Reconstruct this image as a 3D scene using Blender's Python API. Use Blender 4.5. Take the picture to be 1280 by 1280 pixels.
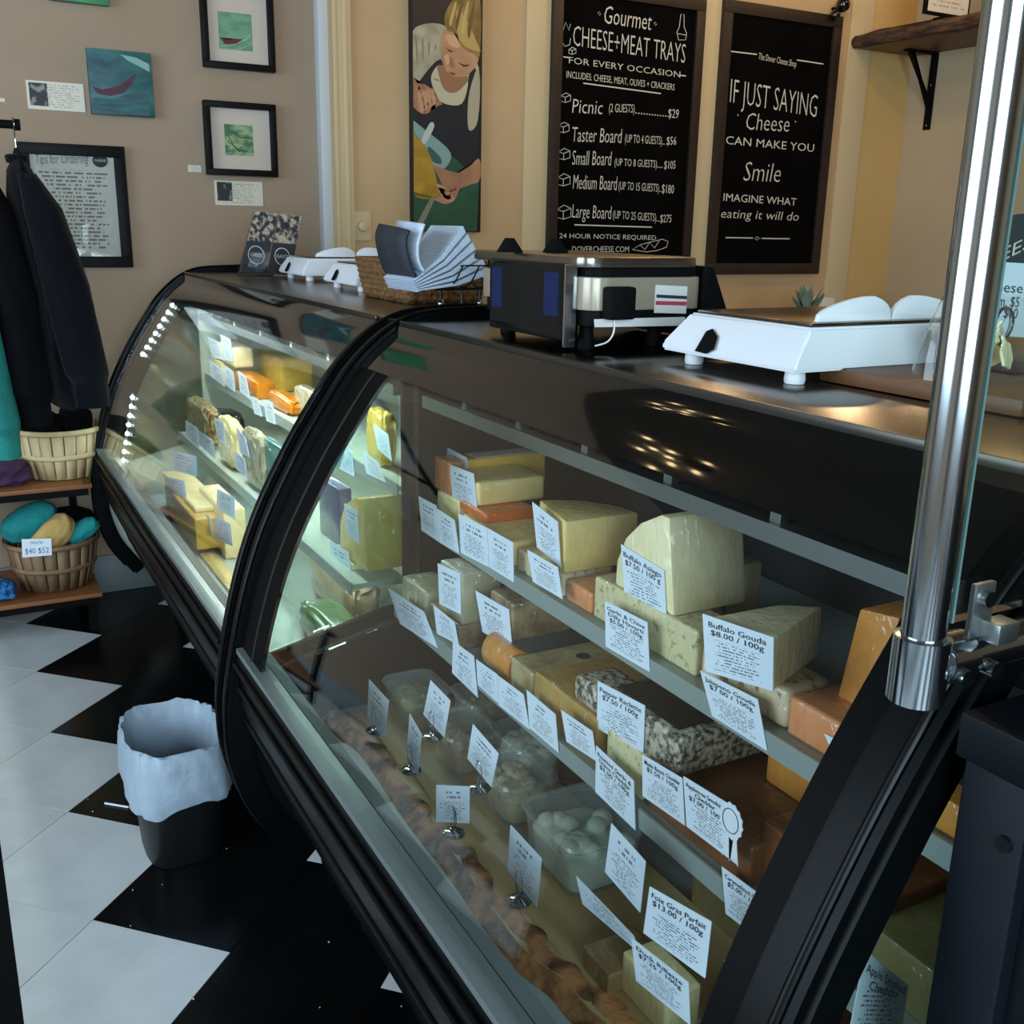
import bpy, bmesh, math, random
from mathutils import Vector, Matrix
random.seed(7)
for o in list(bpy.data.objects): bpy.data.objects.remove(o)
scene = bpy.context.scene
COL = scene.collection

# ------------------------------------------------------------------ camera
FPX, CXY, CAMH = 1280.0, 640.0, 1.326
def _n(v): return v / v.length
_a = _n(Vector((-85-CXY, 268-CXY, FPX)))
_b = Vector((3059-CXY, 330-CXY, FPX)); _b = _n(_b - _a*_a.dot(_b))
RX, RY = -_a, _b
RZ = RX.cross(RY)                       # world axes in camera coordinates (right, down, forward)
CAM = Vector((0, 0, CAMH))
def c2w(v): return Vector((RX.dot(v), RY.dot(v), RZ.dot(v)))
cam_d = bpy.data.cameras.new('camera'); cam = bpy.data.objects.new('camera', cam_d); COL.objects.link(cam)
r_, u_, k_ = c2w(Vector((1,0,0))), c2w(Vector((0,-1,0))), c2w(Vector((0,0,-1)))
cam.matrix_world = Matrix(((r_.x,u_.x,k_.x,CAM.x),(r_.y,u_.y,k_.y,CAM.y),(r_.z,u_.z,k_.z,CAM.z),(0,0,0,1)))
cam_d.sensor_width = 36; cam_d.lens = 36.0; cam_d.clip_start = 0.02
scene.camera = cam

# ------------------------------------------------------------------ light
scene.view_settings.view_transform = 'Standard'; scene.view_settings.look = 'None'
scene.view_settings.gamma = 1.0; scene.view_settings.use_curve_mapping = False
scene.view_settings.exposure = 0.0
scene.cycles.transparent_max_bounces = 32
scene.cycles.max_bounces = 10
world = bpy.data.worlds.new('world'); scene.world = world; world.use_nodes = True
bg = world.node_tree.nodes['Background']; bg.inputs[0].default_value = (0.62, 0.78, 1.0, 1); bg.inputs[1].default_value = 1.2
def area(name, loc, target, sx, sy, power, col, spread=180):
    d = bpy.data.lights.new(name, 'AREA'); d.shape = 'RECTANGLE'; d.size = sx; d.size_y = sy; d.energy = power; d.color = col
    d.spread = math.radians(spread)
    o = bpy.data.objects.new(name, d); COL.objects.link(o); o.location = loc
    o.rotation_euler = (Vector(target)-Vector(loc)).to_track_quat('-Z', 'Y').to_euler(); return o
COOL = (0.66, 0.85, 1.0); WARM = (1.0, 0.68, 0.36)
# daylight entering through the two shop windows behind and beside the camera
area('daylight_street_window', (-1.2, -3.02, 1.75), (-1.2, 0, 1.3), 3.0, 1.9, 130, COOL)
area('daylight_end_window', (2.92, -0.6, 1.75), (0, -0.6, 1.2), 2.6, 1.9, 225, COOL)
# warm ceiling spots behind the counter
def bulb(name, loc, power, col=WARM, r=0.05):
    d = bpy.data.lights.new(name, 'POINT'); d.energy = power; d.color = col; d.shadow_soft_size = r
    o = bpy.data.objects.new(name, d); COL.objects.link(o); o.location = loc; return o
for q, (x, y, e) in enumerate([(-2.9, 2.35, 8), (-2.9, 3.1, 12), (-1.6, 2.4, 10), (-3.1, 3.85, 5)]):
    bulb('ceiling_spot_light', (x, y, 2.72), e)

# ------------------------------------------------------------------ projection helpers (real planes at real distances)
def ray(px, py): return c2w(Vector((px-CXY, py-CXY, FPX)))
def on(px, py, ax, val):
    d = ray(px, py); t = (val-CAM[ax])/d[ax]; return CAM + d*t
def proj(p):
    q = Vector(p)-CAM; v = RX*q.x + RY*q.y + RZ*q.z
    return CXY+FPX*v.x/v.z, CXY+FPX*v.y/v.z
def solve(fn, target, lo, hi):
    a = fn(lo)-target
    for _ in range(50):
        m = (lo+hi)/2; b = fn(m)-target
        if (a < 0) == (b < 0): lo, a = m, b
        else: hi = m
    return (lo+hi)/2

# ------------------------------------------------------------------ materials
def lin(h):
    if isinstance(h, str):
        h = h.lstrip('#'); c = [int(h[i:i+2], 16)/255 for i in (0, 2, 4)]
    else: c = h
    return tuple((x/12.92 if x <= .04045 else ((x+.055)/1.055)**2.4) for x in c)
MATS = {}
def mat(name, col, rough=.5,  metal=0, col2=None, scale=30, bump=0, bscale=None, coat=0, spec=.5, emit=None, estr=0, trans=0, stretch=None, lo=.35, hi=.65, detail=4, alpha=1, sheen=0, crinkle=0):
    if name in MATS: return MATS[name]
    m = bpy.data.materials.new(name); m.use_nodes = True; nt = m.node_tree; b = nt.nodes['Principled BSDF']
    b.inputs['Base Color'].default_value = (*lin(col), 1); b.inputs['Roughness'].default_value = rough; b.inputs['Metallic'].default_value = metal
    b.inputs['Specular IOR Level'].default_value = spec; b.inputs['Coat Weight'].default_value = coat; b.inputs['Coat Roughness'].default_value = .08
    b.inputs['Sheen Weight'].default_value = sheen
    if trans: b.inputs['Transmission Weight'].default_value = trans
    if emit: b.inputs['Emission Color'].default_value = (*lin(emit), 1); b.inputs['Emission Strength'].default_value = estr
    if col2 or bump or crinkle:
        tc = nt.nodes.new('ShaderNodeTexCoord'); mp = nt.nodes.new('ShaderNodeMapping'); nt.links.new(tc.outputs['Object'], mp.inputs[0])
        if stretch: mp.inputs['Scale'].default_value = stretch
    if col2:
        nz = nt.nodes.new('ShaderNodeTexNoise'); nz.inputs['Scale'].default_value = scale; nz.inputs['Detail'].default_value = detail
        nt.links.new(mp.outputs[0], nz.inputs['Vector'])
        rp = nt.nodes.new('ShaderNodeValToRGB'); rp.color_ramp.elements[0].position = lo; rp.color_ramp.elements[1].position = hi
        rp.color_ramp.elements[0].color = (*lin(col), 1); rp.color_ramp.elements[1].color = (*lin(col2), 1)
        nt.links.new(nz.outputs['Fac'], rp.inputs[0]); nt.links.new(rp.outputs[0], b.inputs['Base Color'])
    if bump:
        n2 = nt.nodes.new('ShaderNodeTexNoise'); n2.inputs['Scale'].default_value = bscale or scale; n2.inputs['Detail'].default_value = 3
        nt.links.new(mp.outputs[0], n2.inputs['Vector'])
        bp = nt.nodes.new('ShaderNodeBump'); bp.inputs['Strength'].default_value = bump; bp.inputs['Distance'].default_value = .01
        nt.links.new(n2.outputs['Fac'], bp.inputs['Height']); nt.links.new(bp.outputs[0], b.inputs['Normal'])
    if crinkle:
        m2 = nt.nodes.new('ShaderNodeMapping'); nt.links.new(tc.outputs['Object'], m2.inputs[0]); m2.inputs['Scale'].default_value = (1, 1.6, .45); m2.inputs['Rotation'].default_value = (.5, .3, .6)
        n3 = nt.nodes.new('ShaderNodeTexNoise'); n3.inputs['Scale'].default_value = 42; n3.inputs['Detail'].default_value = 2; n3.inputs['Distortion'].default_value = 1.2
        nt.links.new(m2.outputs[0], n3.inputs['Vector'])
        b3 = nt.nodes.new('ShaderNodeBump'); b3.inputs['Strength'].default_value = crinkle; b3.inputs['Distance'].default_value = .02
        nt.links.new(n3.outputs['Fac'], b3.inputs['Height']); nt.links.new(b3.outputs[0], b.inputs['Coat Normal'])
    MATS[name] = m; return m
def glass_mat(name, tint=(.93, .97, .96), ior=1.45, rough=0.0, gloss=1.0, milk=0):
    m = bpy.data.materials.new(name); m.use_nodes = True; nt = m.node_tree
    for n in list(nt.nodes): nt.nodes.remove(n)
    out = nt.nodes.new('ShaderNodeOutputMaterial'); mix = nt.nodes.new('ShaderNodeMixShader')
    tr = nt.nodes.new('ShaderNodeBsdfTransparent'); tr.inputs[0].default_value = (*tint, 1)
    gl = nt.nodes.new('ShaderNodeBsdfGlossy'); gl.inputs['Roughness'].default_value = rough; gl.inputs[0].default_value = (gloss, gloss, gloss, 1)
    lw = nt.nodes.new('ShaderNodeLayerWeight'); lw.inputs['Blend'].default_value = .5
    pw = nt.nodes.new('ShaderNodeMath'); pw.operation = 'POWER'; pw.inputs[1].default_value = 5.0; nt.links.new(lw.outputs['Facing'], pw.inputs[0])
    f0 = ((ior-1)/(ior+1))**2
    ma = nt.nodes.new('ShaderNodeMath'); ma.operation = 'MULTIPLY_ADD'; ma.inputs[1].default_value = 1-f0; ma.inputs[2].default_value = f0; nt.links.new(pw.outputs[0], ma.inputs[0])
    nt.links.new(ma.outputs[0], mix.inputs[0]); nt.links.new(tr.outputs[0], mix.inputs[1]); nt.links.new(gl.outputs[0], mix.inputs[2])
    last = mix.outputs[0]
    if milk:
        df = nt.nodes.new('ShaderNodeBsdfDiffuse'); df.inputs[0].default_value = (.62, .70, .68, 1); m3 = nt.nodes.new('ShaderNodeMixShader'); m3.inputs[0].default_value = milk
        nt.links.new(last, m3.inputs[1]); nt.links.new(df.outputs[0], m3.inputs[2]); last = m3.outputs[0]
    nt.links.new(last, out.inputs[0]); MATS[name] = m; return m
def card_mat(name, paper, ink, titles, rows=15, density=.52, top=.60, width=.40, inkmix=.75):
    """paper with rows of small unreadable print, drawn in the sheet's own UV"""
    m = bpy.data.materials.new(name); m.use_nodes = True; nt = m.node_tree; b = nt.nodes['Principled BSDF']; b.inputs['Roughness'].default_value = .45
    L = nt.links.new
    def M(op, a, c=None, d=None):
        n = nt.nodes.new('ShaderNodeMath'); n.operation = op
        for i, v in enumerate((a, c, d)):
            if v is None: continue
            if isinstance(v, (int, float)): n.inputs[i].default_value = v
            else: L(v, n.inputs[i])
        return n.outputs[0]
    uv = nt.nodes.new('ShaderNodeUVMap'); sp = nt.nodes.new('ShaderNodeSeparateXYZ'); L(uv.outputs[0], sp.inputs[0])
    U, V = sp.outputs[0], sp.outputs[1]
    oi = nt.nodes.new('ShaderNodeObjectInfo'); rnd = oi.outputs['Random']
    def block(rows, v0, v1, dens, wid, freq):
        r = M('MULTIPLY', V, rows); rid = M('FLOOR', r); fr = M('FRACT', r)
        inrow = M('MULTIPLY', M('GREATER_THAN', fr, .28), M('LESS_THAN', fr, .74))
        inr = M('MULTIPLY', M('GREATER_THAN', V, v0), M('LESS_THAN', V, v1))
        wn = nt.nodes.new('ShaderNodeTexWhiteNoise'); wn.noise_dimensions = '2D'
        cb = nt.nodes.new('ShaderNodeCombineXYZ'); L(rid, cb.inputs[0]); L(rnd, cb.inputs[1]); L(cb.outputs[0], wn.inputs['Vector'])
        half = M('MULTIPLY', M('ADD', M('MULTIPLY', wn.outputs['Value'], .45), .55), wid)
        inw = M('LESS_THAN', M('ABSOLUTE', M('SUBTRACT', U, .5)), half)
        n2 = nt.nodes.new('ShaderNodeTexWhiteNoise'); n2.noise_dimensions = '3D'
        c2 = nt.nodes.new('ShaderNodeCombineXYZ'); L(M('FLOOR', M('MULTIPLY', U, freq)), c2.inputs[0]); L(rid, c2.inputs[1]); L(rnd, c2.inputs[2]); L(c2.outputs[0], n2.inputs['Vector'])
        ch = M('LESS_THAN', n2.outputs['Value'], dens)
        return M('MULTIPLY', M('MULTIPLY', inrow, inr), M('MULTIPLY', inw, ch))
    f = block(rows, .08, top, density, width, 55)
    if titles: f = M('MAXIMUM', f, block(8, .66, .91, .62, .36, 30))
    f = M('MULTIPLY', f, inkmix)
    mx = nt.nodes.new('ShaderNodeMix'); mx.data_type = 'RGBA'; L(f, mx.inputs['Factor'])
    mx.inputs['A'].default_value = (*lin(paper), 1); mx.inputs['B'].default_value = (*lin(ink), 1)
    L(mx.outputs['Result'], b.inputs['Base Color']); MATS[name] = m; return m

# ------------------------------------------------------------------ mesh helpers
def newobj(name, me, parent=None, m=None):
    o = bpy.data.objects.new(name, me); COL.objects.link(o)
    if m is not None and not me.materials: me.materials.append(m if not isinstance(m, str) else MATS[m])
    if parent is not None: o.parent = parent
    return o
def fin(name, bm, m, parent=None, smooth=None):
    bmesh.ops.recalc_face_normals(bm, faces=bm.faces)
    me = bpy.data.meshes.new(name); bm.to_mesh(me); bm.free()
    if smooth:
        for p in me.polygons: p.use_smooth = True
        if smooth < 180: me.set_sharp_from_angle(angle=math.radians(smooth))
    return newobj(name, me, parent, m)
def add_box(bm, x0, x1, y0, y1, z0, z1, bev=0, seg=2):
    r = bmesh.ops.create_cube(bm, size=1); vs = r['verts']
    for v in vs: v.co = Vector(((x0+x1)/2+v.co.x*(x1-x0), (y0+y1)/2+v.co.y*(y1-y0), (z0+z1)/2+v.co.z*(z1-z0)))
    if bev:
        es = list({e for v in vs for e in v.link_edges})
        bmesh.ops.bevel(bm, geom=es, offset=bev, segments=seg, affect='EDGES', profile=.6)
def box(name, b, m, parent=None, bev=0, seg=2):
    bm = bmesh.new(); add_box(bm, *b, bev=bev, seg=seg); return fin(name, bm, m, parent, smooth=40 if bev else None)
def add_prism(bm, pts, vec):
    """polygon of 3-D points pushed along vec"""
    a = [bm.verts.new(Vector(p)) for p in pts]; b = [bm.verts.new(Vector(p)+Vector(vec)) for p in pts]; n = len(pts)
    bm.faces.new(a); bm.faces.new(b[::-1])
    for i in range(n): bm.faces.new((a[i], b[i], b[(i+1) % n], a[(i+1) % n]))
def prism(name, pts, vec, m, parent=None, bev=0, seg=2, smooth=40):
    bm = bmesh.new(); add_prism(bm, pts, vec)
    bmesh.ops.recalc_face_normals(bm, faces=bm.faces)
    if bev: bmesh.ops.bevel(bm, geom=list(bm.edges), offset=bev, segments=seg, affect='EDGES', profile=.6, clamp_overlap=True)
    return fin(name, bm, m, parent, smooth=smooth)
def extr_x(name, yz, x0, x1, m, parent=None, bev=0, smooth=35):
    return prism(name, [(x0, y, z) for y, z in yz], (x1-x0, 0, 0), m, parent, bev, 2, smooth)
def strip_mesh(name, A, B, m, parent=None, smooth=60):
    bm = bmesh.new(); va = [bm.verts.new(p) for p in A]; vb = [bm.verts.new(p) for p in B]
    for i in range(len(A)-1): bm.faces.new((va[i], va[i+1], vb[i+1], vb[i]))
    return fin(name, bm, m, parent, smooth)
def add_tube(bm, pts, r, seg=8, cap=True, closed=False):
    pts = [Vector(p) for p in pts]; rings = []; n = len(pts); rr = r if isinstance(r, (list, tuple)) else [r]*n
    up = Vector((0, 0, 1)); prev = None
    for i, p in enumerate(pts):
        if closed: t = pts[(i+1) % n]-pts[i-1]
        else: t = pts[min(i+1, n-1)]-pts[max(i-1, 0)]
        t.normalize()
        if prev is None:
            s = t.cross(up) if abs(t.z) < .95 else t.cross(Vector((1, 0, 0)))
        else: s = prev - t*prev.dot(t)
        s.normalize(); prev = s; w = t.cross(s)
        rings.append([bm.verts.new(p+(s*math.cos(a)+w*math.sin(a))*rr[i]) for a in [2*math.pi*j/seg for j in range(seg)]])
    for i in range(n if closed else n-1):
        a, b = rings[i], rings[(i+1) % n]
        for j in range(seg): bm.faces.new((a[j], a[(j+1) % seg], b[(j+1) % seg], b[j]))
    if cap and not closed: bm.faces.new(rings[0][::-1]); bm.faces.new(rings[-1])
def tube(name, pts, r, m, parent=None, seg=8, closed=False):
    bm = bmesh.new(); add_tube(bm, pts, r, seg, closed=closed); return fin(name, bm, m, parent, 50)
def add_lathe(bm, prof, c, seg=24, sx=1, sy=1, cap=True):
    c = Vector(c); rings = []
    for r, z in prof: rings.append([bm.verts.new(c+Vector((r*sx*math.cos(2*math.pi*j/seg), r*sy*math.sin(2*math.pi*j/seg), z))) for j in range(seg)])
    for a, b in zip(rings, rings[1:]):
        for j in range(seg): bm.faces.new((a[j], a[(j+1) % seg], b[(j+1) % seg], b[j]))
    if cap: bm.faces.new(rings[0][::-1]); bm.faces.new(rings[-1])
def lathe(name, prof, c, m, parent=None, seg=24, sx=1, sy=1, cap=True, smooth=40):
    bm = bmesh.new(); add_lathe(bm, prof, c, seg, sx, sy, cap); return fin(name, bm, m, parent, smooth)
def plate(name, q, th, m, parent=None):
    """sheet from corners TL TR BR BL (as seen), front face with UV 0..1, thickness th behind it"""
    q = [Vector(p) for p in q]; n = (q[3]-q[0]).cross(q[1]-q[0]).normalized()   # towards the viewer
    bm = bmesh.new(); uvl = bm.loops.layers.uv.new('UVMap')
    f = [bm.verts.new(p) for p in q]; bk = [bm.verts.new(p-n*th) for p in q]
    fr = bm.faces.new((f[0], f[3], f[2], f[1]))
    for lp in fr.loops:
        i = f.index(lp.vert); lp[uvl].uv = ((0, 1), (1, 1), (1, 0), (0, 0))[i]
    bm.faces.new(bk)
    for i in range(4): bm.faces.new((f[i], f[(i+1) % 4], bk[(i+1) % 4], bk[i]))
    me = bpy.data.meshes.new(name); bm.normal_update(); bm.to_mesh(me); bm.free()
    return newobj(name, me, parent, m), n
def grid_surf(name, fn, nu, nv, m, parent=None, th=0, smooth=80, closed_u=False):
    bm = bmesh.new(); vs = [[bm.verts.new(fn(i/(nu if closed_u else nu-1), j/(nv-1))) for j in range(nv)] for i in range(nu)]
    for i in range(nu if closed_u else nu-1):
        for j in range(nv-1): bm.faces.new((vs[i][j], vs[(i+1) % nu][j], vs[(i+1) % nu][j+1], vs[i][j+1]))
    o = fin(name, bm, m, parent, smooth)
    if th:
        md = o.modifiers.new('thick', 'SOLIDIFY'); md.thickness = th; md.offset = 0
    return o
def text_mesh(s, offset=0.0, shear=0.0, spacing=1.0):
    cu = bpy.data.curves.new('lettering', 'FONT'); cu.body = s; cu.offset = offset; cu.shear = shear; cu.space_character = spacing
    cu.align_x = 'LEFT'; cu.resolution_u = 2
    o = bpy.data.objects.new('lettering', cu); COL.objects.link(o)
    me = bpy.data.meshes.new_from_object(o); bpy.data.objects.remove(o); bpy.data.curves.remove(cu)
    me.materials.clear(); return me
def lettering(s, L, R, up, n, m, parent, cap=None, offset=0.0, shear=0.0, name='lettering', lift=.0006, spacing=1.0, wave=0.0):
    """flat print: baseline from L to R, cap height along up (a vector with its length)"""
    me = text_mesh(s, offset, shear, spacing); L, R, up, n = Vector(L), Vector(R), Vector(up), Vector(n)
    xs = [v.co.x for v in me.vertices]
    if not xs: return None
    x0, x1 = min(xs), max(xs)
    for v in me.vertices:
        t = (v.co.x-x0)/(x1-x0); v.co = L+(R-L)*t+up*(v.co.y/.70 + wave*math.sin(t*9))+n*lift
    return newobj(name, me, parent, m)
def paint(name, pts, n, lift, m, parent):
    bm = bmesh.new(); f = bm.faces.new([bm.verts.new(Vector(p)+Vector(n)*lift) for p in pts])
    bmesh.ops.triangulate(bm, faces=[f])
    me = bpy.data.meshes.new(name); bm.to_mesh(me); bm.free(); return newobj(name, me, parent, m)
def tag(o, label, cat, group=None):
    o['label'] = label; o['category'] = cat
    if group: o['group'] = group
    return o
def thing(name, label, cat, loc=(0, 0, 0), group=None):
    o = bpy.data.objects.new(name, None); COL.objects.link(o); o.empty_display_size = .05
    return tag(o, label, cat, group)
def struct(o):
    o['kind'] = 'structure'; return o
def smoothpts(pts, n=8, closed=False):
    out = []; N = len(pts); P = [Vector(p) for p in pts]
    for i in range(N if closed else N-1):
        g = (lambda k: P[k % N]) if closed else (lambda k: P[max(0, min(N-1, k))])
        a, b, c, d = g(i-1), g(i), g(i+1), g(i+2)
        for j in range(n):
            t = j/n; out.append(.5*((2*b)+(c-a)*t+(2*a-5*b+4*c-d)*t*t+(3*b-a-3*c+d)*t**3))
    if not closed: out.append(P[-1])
    return out
# ------------------------------------------------------------------ material library
mat('wall_taupe', '#9f8872', .75, col2='#99826b', scale=3, bump=.05, bscale=60)
mat('wall_cream', '#c3a279', .6, col2='#bd9b71', scale=3, bump=.04, bscale=40)
mat('wall_yellow', '#c9a66a', .6, col2='#c5a062', scale=3)
mat('wall_grey', '#b39f80', .7, col2='#ad9878', scale=3)
mat('trim_cream', '#cbb48c', .45)
mat('trim_white', '#c3c6c8', .45)
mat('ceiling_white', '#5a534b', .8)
mat('tile_white', '#d6d9d8', .32, col2='#c4c8c8', scale=9, detail=8, lo=.3, hi=.75, bump=.02, bscale=20)
mat('tile_black', '#08090a', .22, col2='#0c0d0f', scale=9, spec=.25)
mat('grout', '#3a3b3b', .8)
mat('black_frame', '#020405', .36, spec=.14)
mat('border_black', '#030405', .5, spec=.08)
mat('black_gasket', '#050506', .6, spec=.3)
mat('black_gloss', '#060707', .04, spec=.6, coat=.3)
mat('black_matte', '#060607', .7, spec=.12)
mat('blue_black', '#060c12', .4, spec=.25)
mat('chrome', '#a9b1b5', .14, 1)
mat('steel', '#8b857d', .28, 1, col2='#7d776f', scale=40, stretch=(1, 30, 30))
mat('counter_steel', '#6f675d', .22, 1, col2='#625b52', scale=30, stretch=(1, 40, 40))
mat('alu', '#9fa6a5', .35, 1)
mat('rail_grey', '#9ba6a2', .4, .3)
mat('deck_white', '#aebab6', .35)
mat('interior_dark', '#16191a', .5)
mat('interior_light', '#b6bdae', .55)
mat('sill_grey', '#6d7776', .35, .2)
mat('white_plastic', '#dedee2', .38)
mat('paper', '#dfe6ee', .55)
mat('cream_paper', '#d6cdb9', .6)
mat('ink', '#22262c', .7)
mat('chalk', '#cfc8b8', .9)
mat('chalkboard', '#060505', .8, col2='#0a0908', scale=6, spec=.04)
mat('dark_wood', '#1e120c', .5, col2='#2a1a11', scale=12, stretch=(1, 8, 1))
mat('frame_black', '#060607', .5, spec=.15)
mat('navy_cloth', '#07080f', .95, bump=.3, bscale=80, sheen=.05, spec=.1)
mat('black_cloth', '#050507', .95, bump=.3, bscale=80, spec=.1)
mat('teal_cloth', '#12786f', .9, bump=.3, bscale=80, col2='#0e6a64', scale=12)
mat('bright_teal', '#1a8f8c', .9, bump=.4, bscale=60, col2='#157f7e', scale=18)
mat('yellow_cloth', '#c9a663', .95, bump=.4, bscale=60, col2='#bb9654', scale=18)
mat('purple_cloth', '#3a1f3d', .95, bump=.6, bscale=60, col2='#4b2a4c', scale=30)
mat('blue_pattern', '#0e2b66', .9, col2='#1d6fa8', scale=60, lo=.45, hi=.55)
mat('pale_slat', '#d7c193', .6, col2='#c7ad7c', scale=14, stretch=(1, 1, .1))
mat('brown_slat', '#8a6c4c', .6, col2='#6c5339', scale=14, stretch=(1, 1, .1))
mat('shelf_wood', '#8f5a33', .45, col2='#7c4b29', scale=10, stretch=(1, .15, 1))
mat('bark', '#5a3d27', .85, col2='#2c1b10', scale=30, bump=.9, bscale=45, stretch=(.5, 1, 2))
mat('walnut', '#6a4428', .5, col2='#55351d', scale=12, stretch=(.2, 1, 1))
mat('board_wood', '#d3b684', .4, col2='#a37f50', scale=5, stretch=(.5, 2.0, 1), detail=6, lo=.3, hi=.75)
mat('board_bark', '#d08e58', .75, col2='#4a2e1d', scale=26, bump=1.0, bscale=40, lo=.4, hi=.62, detail=6)
mat('bag_white', '#98a7b4', .5, bump=.9, bscale=14)
mat('bin_black', '#0b0e10', .45)
mat('wicker', '#8a6238', .7, col2='#5d3d1e', scale=120, bump=.8, bscale=90)
mat('newsprint', '#c6d2df', .7, col2='#b3c1d2', scale=60, stretch=(.2, 4, 4))
mat('newsdark', '#23272e', .7)
mat('silver_plastic', '#a39684', .35, .35)
mat('screen_dark', '#04060c', .25, spec=.25)
mat('screen_blue', '#04081a', .25, spec=.25, emit='#0a2a6c', estr=.45)
mat('wire', '#2d2f31', .35, .8)
mat('yellow_note', '#d9b94a', .6)
mat('tan_box', '#6b4526', .6)
mat('green_plant', '#6f7d6a', .8)
mat('red_print', '#b23a4c', .6)
mat('pale_label', '#d8d4d2', .5)
mat('led', '#eafcff', .3, emit='#dff6ff', estr=45)
card_mat('card', '#dbe6f2', '#1b222b', False, rows=19, density=.60, top=.60)
card_mat('card_small', '#dbe6f2', '#222a33', True, rows=19, density=.58, top=.58)
card_mat('info_card', '#d3cbb9', '#3a352e', False, rows=12, density=.6, top=.9, width=.44, inkmix=.45)
card_mat('poster_print', '#bdb8ac', '#2d2c2a', False, rows=26, density=.66, top=.86, width=.42, inkmix=.8)
glass_mat('case_glass', (.955, .975, .97), 1.42)
glass_mat('pane_glass', (.90, .955, .94), 1.45)
glass_mat('tub_plastic', (.90, .93, .92), 1.5, rough=.08, milk=.16)
glass_mat('wrap', (.93, .95, .94), 1.5, rough=.08)
glass_mat('acrylic', (.94, .95, .95), 1.4)
mat('glass_edge', '#57716b', .12, spec=.8)
def cheese_mat(name, c, c2, scale=25, coat=.8, bump=.12, lo=.35, hi=.7, detail=4): return mat(name, c, .42, col2=c2, scale=scale, coat=coat, crinkle=.55, bump=bump, bscale=60, lo=lo, hi=hi, detail=detail)
cheese_mat('ch_pale', '#f7dc94', '#ebcc7e'); cheese_mat('ch_cream', '#f8e7ac', '#eeda94'); cheese_mat('ch_ivory', '#faeec2', '#f1e2ac')
cheese_mat('ch_yellow', '#e6bd48', '#d8ab3c'); cheese_mat('ch_orange', '#e06c12', '#cf5e0e'); cheese_mat('ch_deep', '#c87a34', '#b86a28')
cheese_mat('ch_pink', '#e39a6a', '#d48452', 12); cheese_mat('ch_herb', '#d6cb9d', '#9a9a66', 110, lo=.56, hi=.68)
cheese_mat('ch_rind', '#a58c68', '#6b563c', 30, lo=.35, hi=.65); cheese_mat('ch_mold', '#b9a474', '#86744e', 25)
cheese_mat('ch_brown', '#7a4a26', '#5d3418', 14); cheese_mat('ch_olive', '#7c7248', '#665d38', 14)
cheese_mat('ch_nut', '#d7c4a2', '#8a6a4a', 60, lo=.55, hi=.66); cheese_mat('ch_pepper', '#c2b8a2', '#3a352c', 130, lo=.42, hi=.6)
cheese_mat('ch_wax', '#cf8a3c', '#be7729', 20); cheese_mat('ch_gold', '#b8934f', '#9c7838', 14); cheese_mat('ch_grey', '#b0a888', '#98906f', 20)
cheese_mat('olive_food', '#8a8450', '#6c6637', 40); cheese_mat('white_food', '#d8d8c4', '#c6c8b2', 20)
cheese_mat('tan_food', '#a7875a', '#8a6a42', 30)
mat('dark_pack', '#14181c', .2, coat=.6, bump=.3, bscale=40); mat('green_pack', '#3c6e34', .3, coat=.6, bump=.3, bscale=40); mat('blue_pack', '#22356b', .3, coat=.6, bump=.3, bscale=40)
mat('orange_pack', '#e08a14', .3, col2='#c9720c', scale=40, coat=.6, bump=.4, bscale=40); mat('red_pack', '#7d3a2c', .35, col2='#a9a75e', scale=60, coat=.6, bump=.3, bscale=40)
mat('teal_pack', '#1f6f68', .3, coat=.5)

# ------------------------------------------------------------------ the room
XW, YB = -3.83, 4.27
X1, Y0, CEIL = 2.9, -3.0, 3.0
def wall(name, b, m): return struct(box(name, b, m))
# floor: 12-inch square tiles laid diagonally, two rows black, two rows white along the counter
floor = struct(box('floor', (XW-.1, X1+.1, Y0-.1, YB+.1, -.06, -.004), 'grout'))
HD = .2155
def tile_mesh(nm, m):
    bm = bmesh.new(); g = HD-.0014
    add_prism(bm, [(g, 0, -.006), (0, g, -.006), (-g, 0, -.006), (0, -g, -.006)], (0, 0, .006))
    bmesh.ops.recalc_face_normals(bm, faces=bm.faces); me = bpy.data.meshes.new(nm); bm.to_mesh(me); bm.free(); me.materials.append(MATS[m]); return me
TW, TB = tile_mesh('tile', 'tile_white'), tile_mesh('tile', 'tile_black')
rest = {0: bmesh.new(), 1: bmesh.new()}
for r in range(-14, 20):
    yc = .337 + HD*r
    black = (r % 4) in (0, 1)
    for c in range(-9, 14):
        xc = -1.891 + 2*HD*c + (HD if r % 2 else 0)
        if xc < XW-.02 or xc > X1 or yc < Y0 or yc > YB: continue
        if xc < -.2 and -.35 < yc < .85:
            t = newobj('tile', TB if black else TW, floor); t.location = (xc, yc, 0)
        else:
            g = HD-.0014
            add_prism(rest[1 if black else 0], [(xc+g, yc, -.006), (xc, yc+g, -.006), (xc-g, yc, -.006), (xc, yc-g, -.006)], (0, 0, .006))
o = fin('white_tiles', rest[0], 'tile_white', floor); o['kind'] = 'stuff'
o = fin('black_tiles', rest[1], 'tile_black', floor); o['kind'] = 'stuff'
wl = wall('wall_left', (XW-.12, XW, Y0-.12, YB+.12, -.004, CEIL+.05), 'wall_taupe')
wall('wall_right', (XW, X1+.1, YB, YB+.12, -.004, CEIL+.05), 'wall_grey')
wall('ceiling', (XW-.12, X1+.12, Y0-.12, YB+.12, CEIL, CEIL+.08), 'ceiling_white')
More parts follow.
